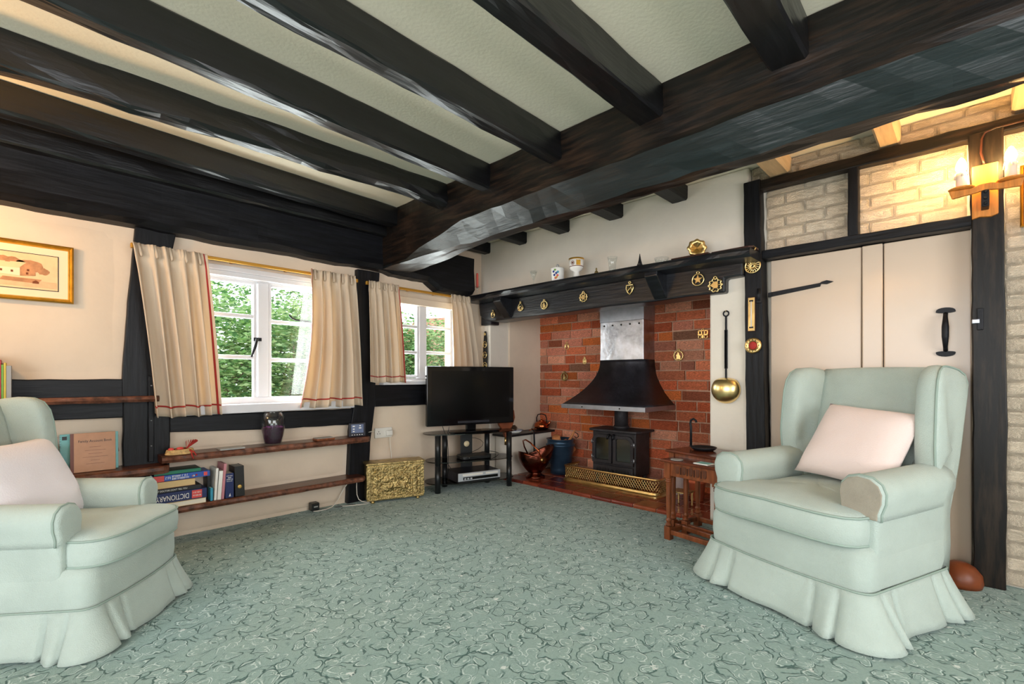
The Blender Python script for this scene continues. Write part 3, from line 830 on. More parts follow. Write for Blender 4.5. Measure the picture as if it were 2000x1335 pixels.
# ---------------------------------------------------------------- brass fender with pierced lattice
fd = thing('fire_fender', 'low pierced brass fender in front of the stove', 'fender', (3.70, 1.875, 0.031))
FP = []   # path: back right -> front right -> front left -> back left (local, x depth, y along)
FP += [(0.26, 0.0), (0.05, 0.0)]
FP += [(.05 - .05 * math.sin(a), .05 - .05 * math.cos(a)) for a in [k * PI / 12 for k in range(1, 7)]]
FP += [(0.0, .05 + (1.01 - .10) * k / 30) for k in range(1, 31)]
FP += [(.05 - .05 * math.cos(a), .96 + .05 * math.sin(a)) for a in [k * PI / 12 for k in range(1, 7)]]
FP += [(0.26, 1.01)]
def fsweep(b, prof):
    n = len(FP); rings = []
    for i, (x, y) in enumerate(FP):
        a = FP[max(0, i - 1)]; c = FP[min(n - 1, i + 1)]
        tx, ty = c[0] - a[0], c[1] - a[1]; L = math.hypot(tx, ty); nx, ny = ty / L, -tx / L    # outward
        nx, ny = -nx, -ny
        rings.append([(x + nx * o_, y + ny * o_, z_) for o_, z_ in prof])
    return b.loops(rings, smooth=False)
fsweep(B(), [(-.006, 0), (.022, 0), (.022, .008), (.010, .018), (.004, .034), (-.006, .034)]).build('fender_base', 'brass', fd)
fsweep(B(), [(-.007, .138), (.009, .138), (.012, .145), (.009, .153), (-.007, .153)]).build('fender_rail', 'brass', fd)
def fpos(s):
    # arc length position on path
    acc = 0
    for i in range(len(FP) - 1):
        L = math.hypot(FP[i + 1][0] - FP[i][0], FP[i + 1][1] - FP[i][1])
        if s <= acc + L or i == len(FP) - 2:
            t = (s - acc) / L
            return (FP[i][0] + (FP[i + 1][0] - FP[i][0]) * t, FP[i][1] + (FP[i + 1][1] - FP[i][1]) * t)
        acc += L
tot = sum(math.hypot(FP[i + 1][0] - FP[i][0], FP[i + 1][1] - FP[i][1]) for i in range(len(FP) - 1))
b = B(); step = 0.026; hspan = .104
for d_ in (1, -1):
    s = -hspan / 2
    while s < tot + hspan / 2:
        pp = []
        for k in range(5):
            t = k / 4; ss = s + d_ * (t - .5) * hspan * .7
            if 0 <= ss <= tot: pp.append((*fpos(ss), .034 + hspan * t))
        if len(pp) > 1: b.tube(pp, .0032, 5)
        s += step
b.build('fender_lattice', 'brass', fd)

# ---------------------------------------------------------------- fireside vessels
def kettle():
    k = thing('copper_kettle', 'small copper kettle with arched handle on the black ledge', 'kettle', (4.05, 3.47, 0.460))
    B().lathe([(.0, .004), (.055, .004), (.078, .015), (.086, .04), (.078, .07), (.05, .092), (.03, .1)], 24).build('kettle_body', 'copper', k)
    B().lathe([(.034, .098), (.03, .108), (.01, .114), (.006, .122), (.011, .13), (.008, .138), (0, .14)], 16).build('lid', 'copper', k)
    B().tube([(0, -.07, .075), (0, -.075, .13), (0, -.055, .168), (0, 0, .178), (0, .055, .168), (0, .075, .13), (0, .07, .075)], .006, 8).build('handle', 'iron', k)
    B().tube([(.0, -.075, .05), (.0, -.105, .07), (.0, -.125, .105)], [.016, .011, .008], 8).build('spout', 'copper', k)
    return k
kettle()
q = thing('ledge_plate', 'blue and white china plate on the black ledge', 'plate', (3.60, 3.475, 0.460))
B().lathe([(0, .003), (.06, .003), (.065, .012), (.098, .034), (.102, .034), (.07, .006), (.06, .0), (0, .0)], 28).build('plate_dish', 'ceramic_white', q)
B().lathe([(.088, .0285), (.1025, .0352), (.1035, .033), (.089, .026)], 28, cap=False).build('blue_rim', 'ceramic_blue', q)
pc = thing('pine_cone', 'brown pine cone lying in the china plate', 'pine cone', (3.60, 3.475, 0.467))
random.seed(8)
b = B().lathe([(0, 0), (.02, .006), (.028, .03), (.018, .06), (0, .075)], 12)
for k in range(70):
    z = .005 + .066 * k / 70; a = k * 2.4; r = .036 * math.sin(PI * (.15 + .8 * k / 70)) + .006
    c, s_ = math.cos(a), math.sin(a)
    b.add([(c * r * .4 - s_ * .009, s_ * r * .4 + c * .009, z), (c * r * .4 + s_ * .009, s_ * r * .4 - c * .009, z), (c * r * 1.15, s_ * r * 1.15, z + .010), (c * r * .5, s_ * r * .5, z + .008)], [(0, 1, 2), (0, 3, 1), (0, 2, 3), (1, 3, 2)])
b.build('cone_scales', 'pine_cone', pc)

sc = thing('coal_scuttle', 'dark copper helmet coal scuttle beside the television stand', 'coal scuttle', (3.60, 3.17, 0.031), math.radians(-20))
B().lathe([(.085, 0), (.10, .004), (.095, .02), (.07, .035), (.055, .05), (.06, .06)], 28).build('foot', 'copper_dark', sc)
rings = []
for i in range(13):
    t = i / 12; r = .06 + .095 * math.sin(min(1, t * 1.25) * PI / 2)
    rings.append([])
    for k in range(28):
        a = 2 * PI * k / 28
        z = .055 + t * (.17 + .10 * max(0, math.cos(a)) ** 1.5 + .05 * max(0, -math.cos(a)))
        lip = 1 + .18 * max(0, t - .55) / .45 * max(0, math.cos(a)) ** 2
        rings[-1].append((r * math.cos(a) * 1.15 * lip, r * math.sin(a) * .95, z))
B().loops(rings, cap1=False).build('bowl', 'copper_dark', sc, thick=.004)
B().tube([(0, -.145, .20), (-.05, -.15, .30), (-.10, -.08, .37), (-.11, 0, .39), (-.10, .08, .37), (-.05, .15, .30), (0, .145, .20)], .008, 8).build('bail_handle', 'copper', sc)
for s_ in (-1, 1):
    B().lathe([(.022, 0), (.02, .006), (0, .01)], 14, (0, s_ * .145 if s_ > 0 else -.155, .20), ax='y').build('handle_boss', 'brass', sc)

bu = thing('log_bucket', 'dark blue banded bucket holding logs in the fireplace', 'bucket', (3.95, 3.12, 0.031))
B().lathe([(0, 0), (.105, 0), (.108, .05), (.112, .10), (.117, .105), (.117, .115), (.122, .12), (.128, .20), (.134, .205), (.134, .215), (.137, .22), (.143, .29), (.155, .30), (.155, .312), (.140, .318), (.14, .36), (.15, .365), (.15, .37), (.13, .37), (.125, .2), (0, .19)], 32).build('bucket_shell', 'bucket_blue', bu)
for (x, y, z, r, l, ax) in ((-.03, .03, .36, .045, .10, 0.4), (.03, -.05, .32, .035, .12, -.5)):
    lgp = B(Matrix.Translation((x, y, z)) @ Matrix.Rotation(ax, 4, 'X') @ Matrix.Rotation(-.7, 4, 'Y')).cyl(r, -l, .03, 14)
    lgo = lgp.build('log', 'log'); lgo.location = bu.location; tag(lgo, 'pale sawn log end poking from the blue bucket' if r > .04 else 'smaller split log inside the blue bucket', 'log')
br = thing('hearth_brush', 'wooden handled hearth brush leaning in the blue bucket', 'brush', (3.95, 3.12, 0.031))
B().tube([(.02, -.06, .30), (.04, -.12, .40), (.05, -.155, .47)], [.016, .012, .008], 10).build('brush_handle', 'log', br)
B().tube([(.05, -.155, .445), (.05, -.19, .43), (.05, -.20, .40), (.05, -.17, .385), (.05, -.15, .40)], .004, 6).build('brush_ring', 'iron', br)
# bellows hanging at the side of the television
bl = thing('fire_bellows', 'brown leather and wood bellows standing behind the television', 'bellows', (3.40, 3.40, 0.44), math.radians(-20))
B().prism([(.012, 0), (.03, .06), (.075, .12), (.10, .20), (.09, .27), (.05, .32), (.02, .36), (.022, .45), (-.022, .45), (-.02, .36), (-.05, .32), (-.09, .27), (-.10, .20), (-.075, .12), (-.03, .06), (-.012, 0)], -.025, .025, 'xz').build('bellows_board', 'leather_brown', bl, bevel=.008)
B().cyl(.012, -.08, .0, 12).build('nozzle', 'brass', bl)
# fire irons hanging from the ledge
fi = thing('fire_tongs', 'thin black fire tongs hanging in front of the white ledge', 'tongs', (3.78, 3.35, 0.30))
B().tube([(0, 0, -.06), (.004, 0, .05), (0, .0, .17), (.0, .03, .20)], .006, 6).tube([(.02, 0, -.05), (.018, 0, .05), (.008, 0, .17)], .005, 6).build('tong_arm', 'iron', fi)
B().tube([(-.05, .02, .185), (.0, .03, .19), (.06, .02, .195)], .007, 6).build('tong_grip', 'leather_brown', fi)

# pots at the far right of the hearth, seen through the table legs
for (x, y, r, h, m, lab) in ((3.88, 1.62, .07, .17, 'terracotta', 'orange terracotta pot on the hearth behind the side tables'), (3.98, 1.83, .085, .20, 'pillow_pink', 'pale pink pot on the hearth behind the side tables')):
    t = thing('hearth_pot', lab, 'pot', (x, y, .031))
    B().lathe([(0, 0), (r * .72, 0), (r * .95, h * .85), (r * 1.08, h * .86), (r * 1.08, h), (r * .95, h), (r * .85, h * .5), (0, h * .45)], 24).build('pot_body', m, t)
t = thing('trivet', 'small brass trivet with turned legs on the hearth', 'trivet', (3.60, 1.62, .031))
B().box((-.07, -.07, .115), (.07, .07, .125)).build('trivet_top', 'brass_old', t, bevel=.003)
for x in (-.055, .055):
    for y in (-.055, .055):
        B().lathe([(.007, 0), (.010, .01), (.006, .03), (.010, .06), (.006, .09), (.009, .115)], 10, (x, y, 0)).build('leg', 'brass_bright', t)

# ---------------------------------------------------------------- horse brasses
def brass(kind, x, y, z, s, label, m='brass_bright', ry=0, group='horse brasses'):
    """small pierced medal hanging flat against a surface facing -X"""
    t = thing('horse_brass', label, 'horse brass', (x, y, z), 0, group)
    R = s / 2; b = B()
    def circ(r, c=(0, 0), n=20, sy=1.0): return [(0, c[0] + r * math.cos(a), c[1] + r * sy * math.sin(a)) for a in [2 * PI * k / n for k in range(n)]]
    w = R * .13
    b.tube(circ(R * .25, (0, R * 1.22), 12, .8), w * .8, 6, True)
    if kind == 'horseshoe':
        b.tube([(0, R * .8 * math.sin(a), -R * .95 * math.cos(a)) for a in [-2.6 + 5.2 * k / 20 for k in range(21)]], w, 6)
        b.tube([(0, R * .45 * math.sin(a), R * .1 + R * .6 * math.cos(a)) for a in [-2.3 + 4.6 * k / 14 for k in range(15)]], w * 1.3, 6)
    elif kind == 'star':
        b.tube(circ(R), w, 6, True)
        b.prism([((R * .85 if k % 2 == 0 else R * .36) * math.sin(k * PI / 5), (R * .85 if k % 2 == 0 else R * .36) * math.cos(k * PI / 5)) for k in range(10)], -w, w, 'yz')
    elif kind == 'sun':
        b.tube(circ(R), w, 6, True); b.tube(circ(R * .22), w, 6, True)
        for k in range(16):
            a = 2 * PI * k / 16
            b.tube([(0, R * .22 * math.cos(a), R * .22 * math.sin(a)), (0, R * .62 * math.cos(a + .25), R * .62 * math.sin(a + .25)), (0, R * math.cos(a + .35), R * math.sin(a + .35))], w * .7, 5)
    elif kind == 'scallop':
        b.tube([(0, R * (1 + .12 * math.cos(10 * a)) * math.cos(a), R * (1 + .12 * math.cos(10 * a)) * math.sin(a)) for a in [2 * PI * k / 50 for k in range(50)]], w, 6, True)
        b.prism([(R * .55 * math.cos(a) * (1 + .25 * math.cos(3 * a)), R * .55 * math.sin(a)) for a in [2 * PI * k / 24 for k in range(24)]], -w, w, 'yz')
        for k in range(6):
            a = k * PI / 3; b.tube([(0, R * .4 * math.cos(a), R * .4 * math.sin(a)), (0, R * math.cos(a), R * math.sin(a))], w * .7, 5)
    elif kind == 'shield':
        P = [(-.8, .75), (.8, .75), (.85, .1), (.5, -.6), (0, -1.1), (-.5, -.6), (-.85, .1)]
        b.tube([(0, R * .9 * x_, R * z_) for x_, z_ in P], w, 6, True)
        b.tube([(0, -R * .35, -R * .4), (0, -R * .35, R * .45), (0, R * .35, -R * .4), (0, R * .35, R * .45)], w * 1.2, 6)
    elif kind == 'drop':
        b.tube([(0, R * .85 * math.sin(a) * (1 - .35 * math.cos(a)), -R * .1 + R * math.cos(a)) for a in [2 * PI * k / 26 for k in range(26)]], w, 6, True)
        b.tube(circ(R * .42, (0, -R * .3)), w, 6, True)
        for k in range(5):
            a = -PI / 2 + (k - 2) * .7; b.tube([(0, R * .42 * math.cos(a), -R * .3 + R * .42 * math.sin(a)), (0, R * .9 * math.cos(a), -R * .15 + R * .85 * math.sin(a))], w * .7, 5)
    elif kind == 'barrel':
        b.prism([(R * .7 * math.copysign(abs(math.cos(a)) ** .6, math.cos(a)), R * .95 * math.copysign(abs(math.sin(a)) ** .6, math.sin(a))) for a in [2 * PI * k / 24 for k in range(24)]], -w * .6, w * .6, 'yz')
        for x_ in (-.35, 0, .35): b.tube([(-w, R * x_, -R * .85), (-w, R * x_, R * .85)], w * .6, 5)
    elif kind == 'figure':
        b.tube([(0, R * (1 + .07 * math.cos(14 * a)) * math.cos(a), R * (1 + .07 * math.cos(14 * a)) * math.sin(a)) for a in [2 * PI * k / 56 for k in range(56)]], w * 1.2, 6, True)
        b.prism([(-.5, -.75), (.45, -.75), (.35, -.3), (.5, .1), (.15, .35), (.2, .7), (-.15, .65), (-.2, .2), (-.5, -.1)] and [(R * p, R * q_) for p, q_ in [(-.5, -.75), (.45, -.75), (.35, -.3), (.5, .1), (.15, .35), (.2, .7), (-.15, .65), (-.2, .2), (-.5, -.1)]], -w, w, 'yz')
    elif kind == 'cart':
        b.box((-w, -R * 1.2, -R * .1), (w, R * 1.2, R * .15)); b.tube(circ(R * .38, (-R * .7, -R * .5)), w, 6, True); b.tube(circ(R * .38, (R * .7, -R * .5)), w, 6, True)
        for x_ in (-1.1, -.4, .3, 1.0): b.box((-w, R * x_ - w, R * .1), (w, R * x_ + w, R * .95))
        b.box((-w, -R * 1.2, R * .85), (w, R * 1.1, R * 1.05)); b.box((-w, -R * .2, -R * .8), (w, R * .2, R * .1))
    b.build('medal', m, t)
    B().box((0.0, -.002, R * 1.3), (.012, .002, R * 1.5)).build('nail', 'iron', t)
    return t
XM = 3.304
brass('horseshoe', XM, 3.487, 1.695, .065, 'horseshoe shaped brass at the window end of the mantel beam')
brass('drop', XM, 3.10, 1.735, .072, 'teardrop pierced brass just right of the first corbel')
brass('figure', XM, 2.80, 1.72, .072, 'oval brass with an inner figure, third along the mantel beam')
brass('scallop', XM, 2.36, 1.738, .072, 'lobed brass medallion near the middle of the mantel beam')
brass('shield', XM, 1.915, 1.752, .082, 'shield shaped brass left of the second corbel')
brass('star', XM, 1.372, 1.745, .082, 'round brass enclosing a star right of the second corbel')
brass('scallop', XM, 1.252, 1.69, .085, 'large scalloped brass at the lower end of the mantel beam')
brass('sun', 3.337, 1.022, 1.79, .092, 'round sunburst brass on the tall black post')
XBk = XB - .018
brass('horseshoe', XBk, 3.19, 1.395, .07, 'horseshoe brass hanging on the upper brickwork', 'brass_bright')
brass('barrel', XBk, 2.95, 1.225, .065, 'barrel shaped brass hanging on the bricks left of the hood')
brass('figure', XBk, 3.225, 1.06, .085, 'oval brass on the bricks nearest the white cheek', 'brass_old')
brass('figure', XBk, 1.905, 1.252, .085, 'wreath edged brass on the bricks right of the hood')
brass('cart', XBk, 1.68, 1.43, .075, 'cart shaped brass on the bricks at the pier edge')

# leather strap of brasses in the window corner
sp = thing('brass_strap', 'black leather strap of horse brasses hanging beside the corner curtain', 'brass strap', (3.355, 3.66, 1.18))
B().prism([(-.03, -.20), (-.035, -.1), (-.028, 0), (-.035, .1), (-.03, .2), (-.02, .3), (-.012, .36), (.012, .36), (.02, .3), (.03, .2), (.035, .1), (.028, 0), (.035, -.1), (.03, -.2), (0, -.24)], 0, .006, 'yz').build('strap', 'leather_black', sp)
for z in (.33, .22, .11, 0, -.11, -.19):
    r = .012 if z > .3 else .027
    b = B().tube([(-.004, r * math.cos(a), z + 1.15 * r * math.sin(a)) for a in [2 * PI * k / 18 for k in range(18)]], .004, 6, True)
    b.tube([(-.004, -r * .6, z - r * .3), (-.004, 0, z + r * .4), (-.004, r * .6, z - r * .3)], .004, 5)
    b.build('strap_brass', 'brass_bright', sp)

# warming pan (long iron handle, brass bowl)
wp = thing('brass_ladle', 'long handled brass ladle hanging on the white pier', 'ladle', (XF - .012, 1.203, 0.862))
B().tube([(0, .018 * math.sin(a), .632 + .018 * math.cos(a)) for a in [2 * PI * k / 18 for k in range(18)]], .005, 7, True).build('hanging_ring', 'iron', wp)
B().box((-.004, -.007, .17), (.004, .007, .615)).box((-.004, -.011, .25), (.004, .011, .52)).build('ladle_handle', 'iron', wp, bevel=.003)
def bowl(u, v):
    a = 2 * PI * u; t = v
    yy = .097 * math.cos(a) * math.sin(t * PI / 2); zz = .097 * math.sin(a) * math.sin(t * PI / 2)
    if zz > .066: zz = .066 + (zz - .066) * .55
    return (-.07 * math.cos(t * PI / 2) - .002, yy, .105 + zz)
B().surf(bowl, 36, 12).build('ladle_bowl', 'brass_bright', wp)
B().tube([(.012, 0, .655), (-.008, 0, .652), (-.008, 0, .645)], .002, 5).build('hook', 'brass', wp)

# thermometer and dial on the post
th = thing('wall_thermometer', 'narrow brass plate thermometer on the black post', 'thermometer', (3.336, 1.028, 1.47))
B().box((0, -.024, -.115), (.012, .024, .115)).build('backing', 'oak_dark', th, bevel=.003)
B().box((-.004, -.020, -.11), (0, .020, .11)).build('scale_plate', 'brass', th, bevel=.001)
B().tube([(-.007, 0, -.085), (-.007, 0, .085)], .004, 8).build('tube', 'white_plastic', th)
for z in (-.088, .088): B().box((-.010, -.012, z - .005), (-.003, .012, z + .005)).build('tube_clip', 'iron', th)
rd = thing('wall_dial', 'round brass dial with a red centre below the thermometer', 'barometer', (3.336, 1.018, 1.262))
B().lathe([(.052, 0), (.052, -.006), (.046, -.012), (.028, -.010), (.026, -.006), (0, -.006)], 32, ax='x').build('dial_rim', 'brass', rd)
B().lathe([(.026, -.006), (.022, -.012), (0, -.014)], 20, ax='x').build('dial_centre', 'stripe_red', rd)
for k in range(12):
    a = k * PI / 6; B().box((-.0135, .038 * math.cos(a) - .003, .038 * math.sin(a) - .003), (-.009, .038 * math.cos(a) + .003, .038 * math.sin(a) + .003)).build('dial_mark', 'iron', rd)

# ---------------------------------------------------------------- mantel ornaments
ZM = 1.887
def lathe_thing(name, label, cat, loc, parts, rz=0, group=None):
    t = thing(name, label, cat, loc, rz, group)
    for pn, m, prof, n in parts: B().lathe(prof, n).build(pn, m, t)
    return t
cd = thing('candle', 'red candle standing in a slim glass candlestick on the mantel', 'candle', (3.24, 3.655, ZM))
B().lathe([(0, .10), (.013, .10), (.012, .24), (.006, .248), (0, .249)], 14).build('wax_stick', 'candle_red', cd)
B().lathe([(.03, 0), (.03, .004), (.008, .012), (.006, .05), (.012, .06), (.006, .075), (.016, .10), (.03, .105), (.03, .108), (.015, .104), (.004, .09), (0, .085)], 20).build('glass_stick', 'clear_glass', cd)
wg = thing('wine_glass', 'thin stemmed wine glass on the mantel shelf', 'glass', (3.22, 2.855, ZM))
B().lathe([(.03, 0), (.028, .003), (.004, .008), (.0035, .05), (.006, .056), (.02, .09), (.034, .138), (.033, .138), (.018, .09), (.004, .06), (0, .058)], 22).build('bowl_and_stem', 'clear_glass', wg)
jr = thing('ginger_jar', 'white lidded china jar with blue flowers on the mantel', 'jar', (3.22, 2.575, 1.884))
B().lathe([(0, 0), (.052, 0), (.055, .005), (.057, .105), (.06, .11), (.06, .114), (0, .114)], 30).build('jar_body', 'ceramic_white', jr)
B().lathe([(.061, .114), (.061, .118), (.045, .126), (.012, .13), (0, .13)], 30).build('lid', 'ceramic_white', jr)
B().tube([(0, .012 * math.cos(a), .142 + .013 * math.sin(a)) for a in [2 * PI * k / 14 for k in range(14)]], .004, 6, True).build('lid_ring', 'steel_edge', jr)
random.seed(3)
for (a, z, c) in ((2.6, .085, 'ceramic_blue'), (2.75, .055, 'ceramic_blue'), (2.95, .03, 'bk_coral'), (3.05, .07, 'ceramic_blue'), (3.1, .035, 'bk_yellow'), (3.25, .05, 'bk_coral'), (2.85, .1, 'bk_lime'), (3.3, .08, 'bk_cyan')):
    T = Matrix.Rotation(a + .55, 4, 'Z') @ Matrix.Translation((.0565, 0, z))
    b = B(T)
    for k in range(5):
        g = 2 * PI * k / 5; b.prism([(.006 * math.cos(g) + .005 * math.cos(h), .006 * math.sin(g) + .005 * math.sin(h)) for h in [2 * PI * i / 8 for i in range(8)]], -.001, .0012, 'yz')
    b.build('flower_mark', c, jr)
gb = thing('china_goblet', 'white china goblet with gilt rim and dark crest on the mantel', 'goblet', (3.21, 2.365, 1.884))
B().lathe([(0, 0), (.038, 0), (.038, .004), (.028, .012), (.024, .05), (.024, .058), (.05, .075), (.057, .09), (.058, .10), (.064, .165), (.060, .165), (.05, .09), (0, .075)], 30).build('goblet_body', 'ceramic_white', gb)
B().lathe([(.0638, .154), (.0655, .167), (.060, .168), (.059, .158)], 30, cap=False).build('gilt_rim', 'gilt', gb)
B().lathe([(.0588, .094), (.0595, .100)], 30, cap=False).build('text_band', 'bk_brown', gb)
T = Matrix.Rotation(2.55 + .7, 4, 'Z') @ Matrix.Translation((.0598, 0, .122))
b = B(T); b.tube([(.001, .014 * math.cos(a), .016 * math.sin(a)) for a in [2 * PI * k / 18 for k in range(18)]], .002, 5, True); b.prism([(-.008, .008), (.008, .008), (.007, -.003), (0, -.011), (-.007, -.003)], 0, .002, 'yz')
b.build('crest', 'bk_brown', gb)
T = Matrix.Rotation(2.55 + 1.5, 4, 'Z') @ Matrix.Translation((.0598, 0, .122))
B(T).box((0, -.018, -.02), (.002, .018, .024)).build('gilt_panel', 'gilt', gb)
be = thing('brass_bell', 'tiny brass bell beside the china goblet', 'bell', (3.21, 2.165, 1.884))
B().lathe([(.022, 0), (.02, .008), (.014, .025), (.010, .032), (.004, .036), (.008, .044), (.005, .056), (0, .06)], 18).build('bell_body', 'brass_old', be)
vs_ = thing('flared_glass', 'tall flared clear glass on the mantel shelf', 'glass', (3.21, 2.015, 1.884))
B().lathe([(0, 0), (.028, 0), (.03, .006), (.027, .012), (.03, .07), (.04, .118), (.0385, .118), (.028, .07), (.025, .016), (0, .012)], 26).build('glass_body', 'clear_glass', vs_)
ds = thing('brass_disc', 'small flat brass disc lying on the mantel', 'dish', (3.21, 1.885, 1.882))
B().lathe([(0, .002), (.025, .002), (.032, .010), (.034, .010), (.028, 0), (0, 0)], 20).build('disc', 'brass_old', ds)
tw = thing('tower_model', 'tiny dark metal lattice tower model on the mantel', 'ornament', (3.21, 1.775, 1.880))
b = B()
for x in (-1, 1):
    for y in (-1, 1): b.tube([(x * .018, y * .018, 0), (x * .009, y * .009, .03), (x * .004, y * .004, .06), (0, 0, .105)], [.005, .004, .003, .0015], 6)
for z, w in ((.018, .015), (.038, .010)): b.box((-w, -w, z), (w, w, z + .005))
b.build('tower', 'iron', tw)
gbw = thing('glass_bowl', 'low clear glass bowl on the mantel shelf', 'bowl', (3.21, 1.60, 1.876))
B().lathe([(0, 0), (.03, 0), (.045, .015), (.052, .045), (.050, .045), (.042, .017), (.028, .006), (0, .006)], 26).build('bowl_body', 'clear_glass', gbw)
wb = thing('wooden_board', 'dark thin wooden board under the brass dish on the mantel', 'board', (3.21, 1.37, 1.872))
B().box((-.06, -.13, 0), (.06, .13, .016)).build('board', 'oak_dark', wb, bevel=.003)
dt = thing('brass_dish', 'scalloped brass dish propped upright at the end of the mantel', 'dish', (3.22, 1.345, 1.889), math.radians(32))
b = B(); N_ = 48; rings = []
for r, d_ in ((.001, .012), (.030, .012), (.034, .0), (.056, -.004), (.062, .004)):
    rings.append([(d_ - .02 + .012, r * (1 + .07 * math.cos(8 * a)) * math.cos(a), .058 + .95 * r * (1 + .07 * math.cos(8 * a)) * math.sin(a)) for a in [2 * PI * k / N_ for k in range(N_)]])
b.loops(rings, cap0=False, cap1=False); b.build('dish', 'brass', dt, thick=.002)
ty = thing('mantel_tray', 'shallow dark wooden tray overhanging the door end of the mantel', 'tray', (3.22, 1.10, 1.868))
B().prism([(-.07, -.11), (-.05, -.135), (.05, -.135), (.07, -.11), (.07, .12), (-.07, .12)], 0, .014, 'xy').build('tray_board', 'oak_dark', ty, bevel=.003)
B().tube([(-.05, -.135, .005), (-.06, -.15, -.006), (-.064, -.145, -.022)], .004, 6).build('tray_wire', 'brass', ty)
# ================================================================ ARMCHAIRS (front = local +X)
def rrect(x0, x1, y0, y1, r, k=6):
    P = []
    for (cx, cy, a0) in ((x1 - r, y1 - r, 0), (x0 + r, y1 - r, PI / 2), (x0 + r, y0 + r, PI), (x1 - r, y0 + r, 1.5 * PI)):
        P += [(cx + r * math.cos(a0 + PI / 2 * i / k), cy + r * math.sin(a0 + PI / 2 * i / k)) for i in range(k + 1)]
    return P
def resample(P, step):
    out = []; n = len(P)
    for i in range(n):
        a = P[i]; c = P[(i + 1) % n]; L = math.hypot(c[0] - a[0], c[1] - a[1]); k = max(1, int(L / step))
        for q in range(k): out.append((a[0] + (c[0] - a[0]) * q / k, a[1] + (c[1] - a[1]) * q / k))
    return out

